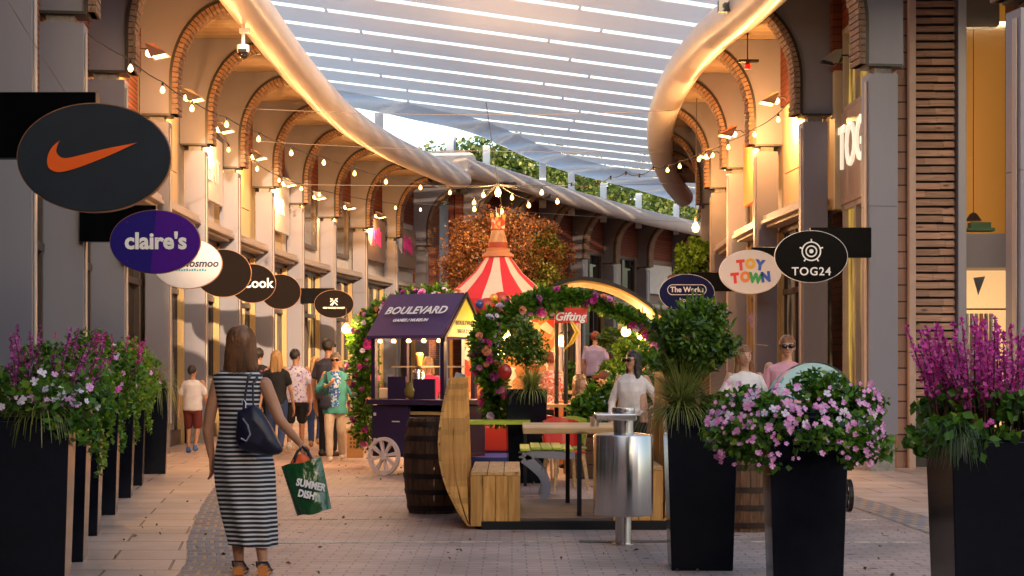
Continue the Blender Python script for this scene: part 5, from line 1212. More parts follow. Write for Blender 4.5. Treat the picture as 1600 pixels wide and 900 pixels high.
    for j in range(nv+1):
        for i in range(nu+1):
            u, v_ = i/nu, j/nv; a = g(437,730).lerp(g(500,716), u); b_ = g(462,808).lerp(g(516,797), u); p = a.lerp(b_, v_)
            bul = math.sin(math.pi*u)**.6*(.035+.05*v_) + noise.noise(Vector((u*4, v_*4, 1)))*.018*math.sin(math.pi*u)
            fr.append((p.x, -bul-.004, p.z + .006*math.sin(u*9))); bk.append((p.x, bul+.004, p.z+ .006*math.sin(u*9)))
    nn_ = nu+1; m_.add(fr, [(j*nn_+i, j*nn_+i+1, (j+1)*nn_+i+1, (j+1)*nn_+i) for j in range(nv) for i in range(nu)]); m_.add(bk, [(j*nn_+i, j*nn_+i+1, (j+1)*nn_+i+1, (j+1)*nn_+i) for j in range(nv) for i in range(nu)])
    m_.add([fr[nv*nn_+i] for i in range(nn_)] + [bk[nv*nn_+i] for i in range(nn_)], [(i, i+1, nn_+i+1, nn_+i) for i in range(nu)])
    for i_ in (0, nu): m_.add([fr[j*nn_+i_] for j in range(nv+1)] + [bk[j*nn_+i_] for j in range(nv+1)], [(j, j+1, nv+1+j+1, nv+1+j) for j in range(nv)])
    o = obj('bag_body', m_, GR, cb, smooth=1)
    for word, px, py, sz in (('SUMMER', 486, 758, .068), ('DISH', 479, 773, .068)):
        tx = text_obj('lettering', word, sz, WV, cb, (0,0,0), offset=.003, ext=.002, sx=.78); p = g(px, py); tx.location = (p.x, -.088, p.z); tx.rotation_euler = (R(87), R(12), 0)
    m_ = MB(); m_.tube([g(458,724,-.02), g(462,708,-.02), g(470,699,.01), g(480,706,-.02), g(486,719,-.02)], .010, 6); m_.tube([g(452,726,.03), g(462,706,.03), g(470,700,.02), g(478,708,.03), g(480,720,.03)], .010, 6); obj('handle', m_, mat('black_strap', (.012,.01,.012), .5), cb)
    m_ = MB(); torso_(m_, [(g(470,724).x,0,g(470,728).z,.085,.03),(g(470,718).x,0,g(470,719).z,.075,.028),(g(470,716).x,0,g(470,712).z,.03,.015)]); remeshed('contents', m_, .008, mat('orange_cloth', (.75,.13,.04), .8), cb, 2, fold=.012, fscale=20)
hero()
PATW = patt('floral_shirt', (.62,.58,.68), [(.25,.16,.42),(.55,.42,.55),(.70,.66,.72)], 34); PATB = patt('blue_print', (.02,.12,.45), [(.02,.05,.25),(.15,.35,.6),(.45,.5,.6)], 40); PATR = patt('pink_check', (.65,.18,.16), [(.7,.45,.4),(.4,.06,.06),(.75,.6,.55)], 34); PATD = patt('dark_print', (.012,.012,.014), [(.012,.012,.014),(.3,.04,.05),(.02,.02,.02)], 20)
walk1 = dict(kL=(.056,-.06,.29), aL=(.052,-.02,.05), kR=(-.056,-.01,.285), aR=(-.05,.10,.075), wL=(.150,.03,.50), wR=(-.15,-.07,.50))
walk2 = dict(kR=(-.056,-.05,.29), aR=(-.052,-.06,.045), kL=(.056,.01,.285), aL=(.05,.11,.08), wR=(-.150,.03,.50), wL=(.15,-.07,.50))
Z = 26.5; person('boy in a white t-shirt and maroon shorts walking away by the shopfronts', (X(301,Z), Z, 0), B180, 1.44, WS, MAROON, skin=SKIND, pose=walk1, legs='shorts', shoe=BSHOE, voxel=.010, loose=1.4, turn=R(-35))
Z = 27.5; person('man in a dark cap and black top, mostly hidden behind the striped dress woman', (X(404,Z), Z, 0), B180, 1.74, PATD, BLK, capm=BLK, pose=walk2, shoe=DSHOE, voxel=.010)
Z = 26.0; person('woman with long blonde hair and black top walking away behind the shoulder bag', (X(432,Z), Z, 0), B180, 1.68, BLK, DENIM, 'long', HAIRY, fem=True, pose=walk1, shoe=TSHOE, voxel=.010)
Z = 26.8; person('man in a white and purple patterned shirt and black shorts walking away', (X(462,Z), Z, 0), B180, 1.71, PATW, BLK, skin=SKIND, pose=walk2, legs='shorts', shoe=WSHOE, voxel=.010, loose=1.5, turn=R(-40))
Z = 28.6; person('blonde woman in a peach cardigan and navy jeans walking away', (X(493,Z), Z, 0), B180, 1.60, PEACH, DENIM, 'bob', HAIRY, fem=True, sleeve='long', pose=walk1, shoe=TSHOE, voxel=.010, loose=1.3)
Z = 25.6; person('man in a dark flat cap and slate shirt behind the old woman', (X(513,Z), Z, 0), R(150), 1.86, cloth('slate_shirt', (.05,.05,.075)), BLK, skin=SKIND, capm=BLK, shoe=DSHOE, voxel=.010, loose=1.3)
Z = 24.3
ow = person('elderly woman in a teal cardigan and blue print blouse walking towards the viewer', (X(524,Z), Z, 0), R(4), 1.63, TEAL, BEIGE, 'short', HAIRG, fem=True, glasses=True, sleeve='long', shoe=WSHOE, voxel=.009, loose=1.7, low=.44,
       pose=dict(kL=(.055,.0,.285), aL=(.06,.07,.06), kR=(-.056,-.05,.285), aR=(-.05,-.05,.045), wL=(.20,-.06,.50), eL=(.15,.0,.64), eR=(-.16,.02,.66), wR=(-.08,-.11,.70)))
c = MB(); torso_(c, [(0,-.03,.50*1.63,.082*1.63,.075*1.63),(0,-.03,.60*1.63,.072*1.63,.072*1.63),(0,-.035,.72*1.63,.074*1.63,.082*1.63),(0,-.02,.79*1.63,.07*1.63,.066*1.63),(0,-.01,.835*1.63,.045*1.63,.045*1.63)]); remeshed('blouse', c, .010, PATB, ow, 3, fold=.006)
c = MB(); c.tube([(-.14,-.10,1.36),(-.10,-.16,1.1),(-.12,-.17,.95)], .012, 6); torso_(c, [(-.14,-.16,.78,.02,.02),(-.15,-.17,.84,.09,.035),(-.14,-.17,.96,.08,.035),(-.13,-.17,1.0,.03,.02)]); remeshed('bag', c, .010, NAVY, ow, 2)
Z = 24.1
pb = thing('paper_bag', 'brown paper carrier bag with red handles held by the elderly woman', 'bag', (X(555,Z), Z, H(715,Z)))
KR = mat('kraft_paper', (.42,.22,.09), .8, var=.1, bump=.2); c = MB(); c.frustum(.12,.06,0,.125,.065,.43); obj('bag_body', c, KR, pb, bevel=.004)
for dy in (-.055,.055): c = MB(); c.tube([(-.06,dy,.42),(-.035,dy*.6,.60),(0,0,.70),(.035,dy*.6,.60),(.06,dy,.42)], .006, 6); obj('handle', c, mat('red_cord', (.5,.04,.03), .6), pb)
c = MB()
for k in range(3):
    for j in range(3): c.box(-.075+.05*k, -.045+.05*k, -.0665, -.062, .15+.06*j, .185+.06*j)
obj('printed_mark', c, mat('brown_ink', (.12,.06,.03), .8), pb)
Z = 23.6; person('woman in a bright pink top standing inside the purple cart', (X(669,Z), Z, 0), R(30), 1.56, cloth('hot_pink', (.75,.04,.16)), BLK, 'bob', HAIRY, fem=True, voxel=.010, shoe=DSHOE)
Z = 18.2
ws = person('woman in a white sweater and sunglasses standing behind the steel bin', (X(988,Z), Z, 0), R(-20), 1.60, WS, BLK, 'long', HAIRD, fem=True, sleeve='long', glasses=True, voxel=.008, loose=1.3, shoe=DSHOE, low=.55, turn=R(-30), pose=dict(eR=(-.15,.0,.64), wR=(-.12,-.12,.52), eL=(.17,.04,.66), wL=(.20,-.08,.60)))
c = MB()
for sg in (-1,1): torso_(c, [(sg*.085*1.6,.0,.80,.05,.10),(sg*.078*1.6,0,1.0,.045,.095),(sg*.065*1.6,0,1.24,.04,.085)])
remeshed('cardigan', c, .010, PEACH, ws, 3, fold=.006)
Z = 23.5; person('red haired person in a pink checked top seen from behind under the pergola', (X(861,Z), Z, 0), R(165), 1.63, PATR, BLK, 'short', HAIRR, fem=True, voxel=.010, loose=1.6, shoe=DSHOE)
Z = 22.0
seat = dict(hL=(.055,0,.515), hR=(-.055,0,.515), kL=(.09,-.24,.50), kR=(-.03,-.24,.49), aL=(.10,-.28,.27), aR=(-.03,-.28,.25), wL=(.12,-.16,.58), wR=(-.12,-.16,.58), eL=(.14,-.02,.64), eR=(-.14,-.02,.64))
person('person in a denim blue jacket and black cap seated on a terracotta box', (X(945,Z), Z, -.30), R(-75), 1.66, cloth('blue_jacket', (.10,.24,.36)), BLK, capm=cloth('black_red_cap', (.06,.012,.01)), sleeve='long', pose=seat, voxel=.010, shoe=DSHOE, loose=1.4)
Z = 30.0; person('person in a lilac shirt on the raised terrace far back', (X(930,Z), Z, .46), R(160), 1.62, cloth('lilac_shirt', (.42,.36,.55)), BLK, 'short', HAIRR, voxel=.012, loose=1.3, shoe=DSHOE)
person('child in a pale pink top beside the lilac shirt on the raised terrace', (X(916,Z), Z+.2, .46), R(170), 1.2, cloth('pale_pink', (.62,.36,.34)), BLK, 'short', HAIRR, voxel=.012, shoe=DSHOE)
Z = 16.6
pw = person('woman with long brown hair and white top looking down at her phone', (X(1163,Z), Z, 0), R(8), 1.64, cloth('lace_white', (.70,.64,.62)), BEIGE, 'long', HAIRB, fem=True, sleeve='short', voxel=.008, shoe=WSHOE, skin=SKIN,
       pose=dict(eL=(.15,.0,.655), wL=(.06,-.12,.66), eR=(-.155,.0,.655), wR=(-.05,-.13,.655)))
ph = thing('mobile_phone', 'black phone held up by the long haired woman', 'phone', (X(1163,Z)-.01, Z-.24, 1.10)); c = MB(); c.box(-.05,.05,-.006,.006,-.03,.12); o = obj('phone_case', c, BLACKM, ph, bevel=.004); c = MB(); c.box(-.044,.044,.0062,.0075,-.02,.11); obj('screen', c, mat_emit('screen_glow', (.5,.6,.8), .5), ph)
Z = 17.6; person('person with short brown hair and dark glasses above the pale curved hood', (X(1230,Z), Z, 0), R(-6), 1.76, cloth('pink_shirt', (.62,.30,.36)), NAVY, 'short', HAIRB, glasses=True, voxel=.008, shoe=DSHOE)
Z = 23.4; ap = person('person mostly hidden by the grey column reaching to a pushchair', (X(1376,Z), Z, 0), R(-70), 1.66, WS, NAVY, 'short', HAIRD, voxel=.010, shoe=DSHOE, pose=dict(eR=(-.06,-.14,.66), wR=(-.02,-.26,.58), eL=(.10,-.14,.66), wL=(.06,-.26,.58)))

Z = 20.9; person('person in a dark top seated behind the pale cafe table with back half turned', (X(906,Z), Z, -.32), R(60), 1.64, BLK, DENIM, 'bob', HAIRB, fem=True, sleeve='long', pose=seat, voxel=.010, shoe=DSHOE, loose=1.2)
Z = 23.0; person('person in a coral shirt at the right end of the pergola', (X(1008,Z), Z, 0), R(30), 1.66, cloth('coral_shirt', (.60,.20,.13)), DENIM, 'short', HAIRB, voxel=.010, shoe=DSHOE, loose=1.3)
# ------------------------------------------------------------------ wooden seating booth
def pole(mb, a, b, r, seg=8): mb.tube([a, b], r, seg)
bx0, bx1 = X(735,14.0), X(1040,14.0)
plat = thing('deck_platform', 'low dark decking platform with black edge under the wooden booth', 'platform', (.5,14.0,0))
v = MB(); v.box(X(752,14)-.5, bx1-.5+.05, .02, 2.1, 0, .075); obj('base_frame', v, BLACKM, plat, bevel=.005)
v = MB()
for k in range(17): y = .05 + k*.12; v.box(X(752,14)-.48, bx1-.5+.04, y, y+.108, .078, .10)
obj('deck_boards', v, DECK, plat)
def booth(name, label, x0, sgn):
    """bench whose boards run away from the viewer; sgn=+1 seat opens to the right"""
    t = thing(name, label, 'bench', (x0, 14.03, .08 if sgn < 0 else .03)); v = MB(); nb = 4; w = .44
    for k in range(nb): a = k*w/nb; v.box(sgn*a if sgn > 0 else -a-w/nb+.004, sgn*(a+w/nb)-.004 if sgn > 0 else -a, 0, .045, 0, .44)
    obj('front_boards', v, WOODB, t, bevel=.004)
    v = MB(); v.box(sgn*.02 if sgn > 0 else -w+.02, w-.02 if sgn > 0 else -.02, .05, 1.5, 0, .43); obj('seat_box', v, WOODX, t)
    v = MB()
    for k in range(3): a = k*w/3; x_, y_ = sorted((sgn*(a+.003), sgn*(a+w/3-.003))); v.box(x_, y_, 0.0, 1.52, .443, .478)
    obj('seat', v, WOODH, t, bevel=.004)
    # curved back: tall ribs cut from planks in front, horizontal boards following the curve behind
    def prof(z):      # x offset of outer edge as a function of height 0..1.30 : a shell that bulges outward
        u = z/1.30; return -.17*u - .18*math.sin(math.pi*u**.85)
    zs = [1.30*k/26 for k in range(27)]
    inner = [(sgn*(-.015 - .045*z/1.3 + .0), z) for z in zs]; outer = [(sgn*(prof(z)+.0), z) for z in zs]
    mid = [((a[0]+b_[0])/2, a[1]) for a, b_ in zip(inner, outer)]
    for A, B_, yy, th in ((outer, [(m[0]-sgn*.006, m[1]) for m in mid], 0.0, .05), ([(m[0]+sgn*.006, m[1]) for m in mid], inner, -.004, .05)):
        r = MB()
        for k in range(26): r.prism([A[k], A[k+1], B_[k+1], B_[k]], (1,0,0), (0,0,1), (0,1,0), (0,0,0), yy, yy+th)
        obj('curved_rib', r, WOODB, t, bevel=.0)
    for yb in (.72, 1.42):
        r = MB()
        for k in range(26): r.prism([outer[k], outer[k+1], inner[k+1], inner[k]], (1,0,0), (0,0,1), (0,1,0), (0,0,0), yb, yb+.05)
        obj('curved_rib', r, WOODB, t)
    r = MB(); nbd = 9
    for k in range(nbd):
        z0, z1 = 1.30*k/nbd+.004, 1.30*(k+1)/nbd-.004; xo0, xo1 = sgn*(prof(z0)-.001), sgn*(prof(z1)-.001)
        yb = .10*math.sin(math.pi*k/nbd)
        r.prism([(xo0, z0), (xo1, z1), (xo1-sgn*.022, z1), (xo0-sgn*.022, z0)], (1,0,0), (0,0,1), (0,1,0), (0,0,0), .01, 1.5)
    obj('back_boards', r, WOODH, t)
    return t
booth('booth_bench', 'honey coloured pine bench with a tall curved shell back beside the barrel', X(735,14.0), 1)
booth('booth_bench', 'matching pine bench end half hidden between the steel bin and the topiary planter', bx1-.02, -1)
tb_ = thing('pine_table', 'long pine table on thin black legs inside the booth', 'table', (X(890,15), 15, .1))
v = MB(); ztop = H(668,14.4)-.1
for k in range(5): y = -.75 + k*.29; v.box(-.44, .46, y, y+.28, ztop-.05, ztop)
obj('table_top', v, WOODX, tb_, bevel=.004)
for (lx, ly) in ((X(905,14.3)-X(890,15), -.72), (X(885,16)-X(890,15)+.0, .65), (.40,-.70), (.40,.65)):
    v = MB(); v.box(lx-.02, lx+.02, ly-.02, ly+.02, 0, ztop-.052); obj('leg', v, BLACKM, tb_)
# ------------------------------------------------------------------ barrels
def barrel(label, x, y, h=.93, r=.30):
    t = thing('barrel', label, 'barrel', (x, y, 0), R(11)); n = 22; zs = [h*k/12 for k in range(13)]
    def rad(z): u = 2*z/h-1; return r*(1-.17*u*u)
    v = MB()
    for k in range(n):
        a0, a1 = 6.2832*k/n+.006, 6.2832*(k+1)/n-.006; pts = [(rad(z), z) for z in zs]; vs = []
        for rr_, z in pts: vs += [(rr_*math.cos(a0), rr_*math.sin(a0), z), (rr_*math.cos(a1), rr_*math.sin(a1), z), ((rr_-.025)*math.cos(a1), (rr_-.025)*math.sin(a1), z), ((rr_-.025)*math.cos(a0), (rr_-.025)*math.sin(a0), z)]
        fs = [(0,3,2,1), (48,49,50,51)]
        for j in range(12):
            for q_ in range(4): fs.append((j*4+q_, j*4+(q_+1) % 4, (j+1)*4+(q_+1) % 4, (j+1)*4+q_))
        v.add(vs, fs)
    obj('staves', v, WOODD, t)
    for z in (.06,.22,.38,.58,.76,.90):
        v = MB(); z *= h/.96; v.lathe([(rad(z-.025)+.001,z-.025),(rad(z-.025)+.006,z-.025),(rad(z+.025)+.006,z+.025),(rad(z+.025)+.001,z+.025)], 40); obj('hoop', v, mat('rusty_hoop', (.015,.010,.009), .5, .3, col2=(.05,.022,.012), scale=15), t, smooth=2)
    v = MB(); v.lathe([(r*.80,h-.05),(r*.80,h-.03)], 24); obj('lid', v, WOODD, t); return t
barrel('old oak barrel with dark hoops standing left of the curved wooden back', X(677,15.6), 15.75)
barrel('dark oak barrel mostly hidden behind the flowering centre right planter', X(1166,13.9), 14.05)
# ------------------------------------------------------------------ steel bin
t = thing('litter_bin', 'brushed steel cylinder litter bin with an ashtray top on a short post', 'litter bin', (X(974,12.9), 12.9, 0))
v = MB(); v.lathe([(.235,.24),(.243,.25),(.243,.875),(.235,.885),(.10,.90)], 48); obj('bin_body', v, STEEL, t, smooth=2)
v = MB(); v.lathe([(.066,0),(.066,.24)], 24); v.lathe([(.1,.0),(.1,.008)], 24); obj('post', v, STEEL, t, smooth=2)
v = MB(); v.lathe([(.085,.90),(.085,1.0)], 24); obj('neck', v, STEEL, t, smooth=2)
v = MB(); v.box(-.235,.10,-.14,.14,1.0,1.055); obj('ashtray_plate', v, STEEL, t, bevel=.012)
v = MB(); v.lathe([(.09,1.056),(.095,1.085),(.09,1.10),(.07,1.10),(.068,1.07)], 24, c=(.0,0,0)); obj('ashtray_ring', v, STEEL, t, smooth=2)
# ------------------------------------------------------------------ S shaped lime bench
LIME = mat('lime_paint', (.34,.42,.03), .4, var=.1); GREYM = mat('grey_casting', (.22,.22,.25), .45)
t = thing('curved_bench', 'lime slatted bench seat on two S shaped grey supports', 'bench', (X(845,17), 17, 0))
sp_ = spline([(.02,0,0),(.06,0,.14),(.02,0,.28),(-.10,0,.40),(-.18,0,.47),(-.05,0,.51),(.20,0,.49),(.36,0,.485)], 24)
for yy in (.0, .95):
    v = MB()
    for k in range(24):
        a, b_ = sp_[k], sp_[k+1]; d_ = (b_-a).normalized(); n_ = Vector((-d_.z,0,d_.x)); w0 = .035 + .02*math.sin(math.pi*k/24); w1 = .035+.02*math.sin(math.pi*(k+1)/24)
        v.prism([(a.x-n_.x*w0, a.z-n_.z*w0), (b_.x-n_.x*w1, b_.z-n_.z*w1), (b_.x+n_.x*w1, b_.z+n_.z*w1), (a.x+n_.x*w0, a.z+n_.z*w0)], (1,0,0), (0,0,1), (0,1,0), (0,0,0), yy, yy+.05)
    obj('support', v, GREYM, t)
for k in range(5): v = MB(); x = -.22 + k*.115; v.box(x, x+.105, -.03, 1.03, .545+(-.015 if k in (0,4) else 0), .575+(-.015 if k in (0,4) else 0)); obj('slat', v, LIME, t, bevel=.008)
# ------------------------------------------------------------------ purple vendor cart
PURP = mat('cart_purple', (.028,.012,.050), .45, var=.15); PURPR = mat('cart_roof_purple', (.075,.04,.135), .5, var=.08); YG = mat('gable_lime', (.42,.38,.02), .5); WHEELM = mat('cream_wheel', (.68,.52,.48), .45, var=.05)
crt = thing('vendor_cart', 'purple market cart with a pitched roof, lime gable and cream spoked wheel', 'cart', (X(604,21.4), 21.2, 0), R(-31))
v = MB(); v.box(-.22,.36,.0,.8,.24,.92); v.box(.36,1.06,.0,.8,.24,.29); v.box(1.02,1.06,.0,.8,.29,.92); v.box(.36,1.02,.76,.8,.29,.92); obj('body', v, PURP, crt, bevel=.006)
v = MB(); v.box(-.28,1.12,-.05,.85,.93,1.0); obj('counter', v, PURP, crt, bevel=.01)
v = MB(); v.box(.37,1.02,.01,.78,.80,.84); obj('shelf', v, GOLD, crt)
v = MB(); v.box(.02,.40,-.012,-.002,.28,.88); v.k = 1; v.box(.12,.24,-.022,-.012,.70,.715); v.box(-.18,-.15,-.022,-.002,.78,.82); v.box(-.18,-.15,-.022,-.002,.42,.48); obj('door_panel', v, [PURP, WHEELM], crt)
def wheel(mb, c, r, th=.05, sp=8):
    for k in range(36):
        a0, a1 = 6.2832*k/36, 6.2832*(k+1)/36
        mb.prism([(r*math.cos(a0), r*math.sin(a0)), (r*math.cos(a1), r*math.sin(a1)), ((r-.045)*math.cos(a1), (r-.045)*math.sin(a1)), ((r-.045)*math.cos(a0), (r-.045)*math.sin(a0))], (1,0,0), (0,0,1), (0,1,0), c, -th/2, th/2)
    for k in range(sp):
        a = 6.2832*k/sp+.2; ca, sa = math.cos(a), math.sin(a); w0, w1 = .013, .026
        mb.prism([(ca*.03-sa*w0, sa*.03+ca*w0), (ca*(r-.04)-sa*w1, sa*(r-.04)+ca*w1), (ca*(r-.04)+sa*w1, sa*(r-.04)-ca*w1), (ca*.03+sa*w0, sa*.03-ca*w0)], (1,0,0), (0,0,1), (0,1,0), c, -th/2.6, th/2.6)
    mb.prism([(.05*math.cos(6.2832*k/16), .05*math.sin(6.2832*k/16)) for k in range(16)], (1,0,0), (0,0,1), (0,1,0), c, -th*.8, th*.8)
for yy in (-.06, .86): v = MB(); wheel(v, (.02,yy,.25), .25); obj('wheel', v, WHEELM if yy < 0 else BLACKM, crt)
v = MB(); v.tube([(.02,-.05,.25),(.02,.85,.25)], .02, 8); obj('axle', v, BLACKM, crt)
for (x, y) in ((-.2,.03),(.90,.03),(-.2,.77),(.90,.77)): v = MB(); v.box(x-.03,x+.03,y-.03,y+.03,1.003,1.84); obj('post', v, PURP, crt)
v = MB()
ze, zr = 1.80, 2.36
v.prism([(-.12,ze),(.40,zr),(.92,ze),(.92,ze+.04),(.40,zr+.045),(-.12,ze+.04)], (0,1,0), (0,0,1), (1,0,0), (0,0,0), -.22, .98); obj('roof', v, PURPR, crt)
v = MB(); v.prism([(-.06,ze+.02),(.40,zr-.03),(.86,ze+.02)], (0,1,0), (0,0,1), (1,0,0), (0,0,0), .985, 1.005); gb = obj('gable', v, YG, crt)
v = MB()
for a, b_ in (((-.14,ze),(.40,zr+.05)),((.40,zr+.05),(.94,ze))): v.prism([a, b_, (b_[0], b_[1]-.05), (a[0], a[1]-.05)], (0,1,0), (0,0,1), (1,0,0), (0,0,0), 1.006, 1.035)
obj('barge_board', v, BLACKM, gb)
ang = math.atan2(zr-ze, .52)
text_obj('lettering', 'BOULEVARD', .185, WV, crt, (.42,.140-.01,2.135-.0), rot=(ang,0,0), shear=.15, offset=.004, ext=.002, sx=.92)
text_obj('lettering', 'GAMES / MUSEUM', .07, WV, crt, (.40,.025,2.005), rot=(ang,0,0), shear=.15, offset=.002, ext=.002, sx=1.0)
for o in crt.children:
    if o.name.startswith('lettering'): o.location += Vector((0,-.03,.035))
text_obj('lettering', 'BOULEVARD', .085, BLACKM, crt, (1.01,.40,2.0), rot=(R(90),0,R(90)), ext=.002); text_obj('lettering', 'TREATS', .085, BLACKM, crt, (1.01,.34,1.89), rot=(R(90),0,R(90)), ext=.002)
v = MB(); v.box(-.17,1.0,.38,.40,1.42,1.44); obj('glass_shelf', v, LEDGE, crt)
v = MB(); v.box(.05,.34,-.02,.0,1.003,1.30); v.box(.46,.80,-.02,.0,1.003,1.27); obj('menu_board', v, PURP, crt)
for k, x in enumerate((-.1,.12,.36,.60,.84)):
    v = MB(); v.lathe([(.02,0),(.035,-.03),(.02,-.05)], 10, c=(x,.02,ze-.005)); obj('downlight', v, HOT, crt)
point_light('lamp_light', (.4,.3,1.68), 26, parent=crt, r=.05)
def small(name, label, cat, prof, m, loc, rz=0, seg=20, group=None):
    v = MB(); v.lathe(prof, seg); return obj(name, v, m, label=label, cat=cat, loc=loc, smooth=2, group=group)
cm = Matrix.Translation((X(604,21.4), 21.2, 0)) @ Matrix.Rotation(R(-31), 4, 'Z')
def cp(x, y, z): return tuple(cm @ Vector((x, y, z)))
small('paper_cup', 'orange paper cup standing on the glass shelf of the cart', 'cup', [(.035,0),(.055,.14),(.058,.145),(.05,.17),(.03,.18)], mat('orange_cup', (.75,.30,.08), .5), cp(.28,.39,1.442))
small('drink_dispenser', 'tall chrome drink dispenser on the cart counter', 'dispenser', [(.08,0),(.09,.02),(.09,.34),(.07,.38),(.03,.40)], STEEL, cp(.25,.40,1.003))
small('glass_jar', 'round amber glass jar in front of the cart menu boards', 'jar', [(.06,0),(.11,.05),(.12,.12),(.09,.19),(.07,.22),(.075,.23)], mat('amber_glass', (.20,.14,.03), .08), cp(.40,-.035+.1,1.003))
v = MB(); v.box(-.09,.09,-.06,.06,0,.14); obj('napkin_box', v, mat('cream_box', (.62,.45,.30), .6), label='cream box at the left end of the cart counter', cat='box', loc=cp(-.17,.25,1.003), bevel=.01)
v = MB(); v.box(-.07,.07,-.01,.01,0,.36); o = obj('price_board', v, mat('chalk_white', (.5,.5,.5), .8), label='grey price board leaning at the right end of the cart', cat='sign', loc=cp(1.0,.1,1.003)); o.rotation_euler = (R(-12), R(14), R(-20))
# ------------------------------------------------------------------ striped tent (helter skelter top)
TR = mat('canvas_red', (.62,.025,.05), .65, var=.06, scale=2); TW = mat('canvas_white', (.72,.62,.56), .65, var=.08, scale=2)
tn = thing('striped_tent', 'red and white striped conical tent roof topped by a painted crown tower', 'tent', (X(778,33), 33, 0))
v = MB(); n = 16; prof = [(.25,3.72),(.33,3.60),(.52,3.35),(.78,3.12),(1.04,2.91),(1.16,2.80)]
for k in range(n):
    a0, a1 = 6.2832*(k+.3)/n, 6.2832*(k+1.3)/n; v.k = k % 2; vs = []
    for r_, z in prof: vs += [(r_*math.cos(a0), r_*math.sin(a0), z), (r_*1.0*math.cos((a0+a1)/2), r_*1.0*math.sin((a0+a1)/2), z - .0), (r_*math.cos(a1), r_*math.sin(a1), z)]
    v.add(vs, [(i*3+j, i*3+j+1, (i+1)*3+j+1, (i+1)*3+j) for i in range(len(prof)-1) for j in (0,1)])
    # scalloped valance
    vs = [(1.16*math.cos(a0+(a1-a0)*q/6), 1.16*math.sin(a0+(a1-a0)*q/6), 2.80) for q in range(7)] + [(1.17*math.cos(a0+(a1-a0)*q/6), 1.17*math.sin(a0+(a1-a0)*q/6), 2.80-.20-.08*math.sin(math.pi*q/6)) for q in range(7)]
    v.add(vs, [(q, q+1, 8+q, 7+q) for q in range(6)])
obj('canvas_roof', v, [TR, TW], tn)
v = MB(); v.lathe([(.25,3.68),(.33,3.69),(.33,3.74),(.24,3.80),(.25,3.86),(.19,3.88)], 24); obj('collar', v, mat('peach_collar', (.55,.24,.12), .6), tn, smooth=2)
v = MB(); v.lathe([(.205,3.88),(.20,3.99)], 24); obj('red_band', v, mat('brick_red_paint', (.34,.045,.02), .6), tn, smooth=2)
v = MB(); v.lathe([(.195,3.99),(.13,4.24)], 24); obj('lantern', v, mat('cream_paint', (.58,.40,.24), .6, col2=(.35,.16,.07), scale=12, stretch=(1,1,.2)), tn, smooth=2)
v = MB(); v.lathe([(.13,4.24),(.16,4.27),(.14,4.33),(.15,4.48),(.165,4.50)], 24); obj('crown', v, patt('crown_paint', (.62,.12,.05), [(.7,.35,.1),(.75,.55,.4),(.4,.05,.03)], 14), tn, smooth=2)
for k in range(8): v = MB(); a = 6.2832*k/8; v.frustum(.03,.012,0,.004,.004,.10, Matrix.Translation((.145*math.cos(a), .145*math.sin(a), 4.495)) @ Matrix.Rotation(a+1.57, 4, 'Z')); obj('crown_point', v, mat('gold_paint', (.65,.36,.08), .35, .4), tn)
for k in range(2): v = MB(); v.tube([(-.02+.06*k,0,4.45),(-.04+.1*k,0,4.72)], [.022,.004], 6); obj('finial', v, mat('pale_blue_paint', (.45,.55,.62), .4), tn)
v = MB(); v.lathe([(.30,0),(.30,2.85)], 20); obj('drum', v, mat('painted_drum', (.5,.05,.04), .5, col2=(.60,.30,.08), scale=3), tn, smooth=2)
for k in range(6): v = MB(); a = 6.2832*k/6+.3; v.tube([(1.0*math.cos(a),1.0*math.sin(a),0),(1.0*math.cos(a),1.0*math.sin(a),2.78)], .035, 8); obj('pole', v, mat('gold_paint', (.65,.36,.08), .35, .4), tn)
v = MB(); v.lathe([(1.35,0),(1.35,.22),(1.3,.22)], 32); obj('base_ring', v, mat('red_gloss', (.40,.03,.02), .35), tn, smooth=2)
for k in range(3):
    v = MB(); cx, cy, cz = (.1+.28*k - .3, -1.24, 2.62 + .12*(k % 2)); v.ball((cx,cy,cz), (.20,.08,.18), 12, 8); obj('scroll_ornament', v, mat('red_gloss', (.40,.03,.02), .35), tn, smooth=1)
    v = MB(); v.ball((cx-.15,cy-.05,cz+.05), (.09,.05,.09), 10, 6); obj('scroll_boss', v, [mat('blue_gloss', (.02,.05,.3), .3), mat('gold_paint', (.65,.36,.08), .35), TW][k], tn, smooth=1)
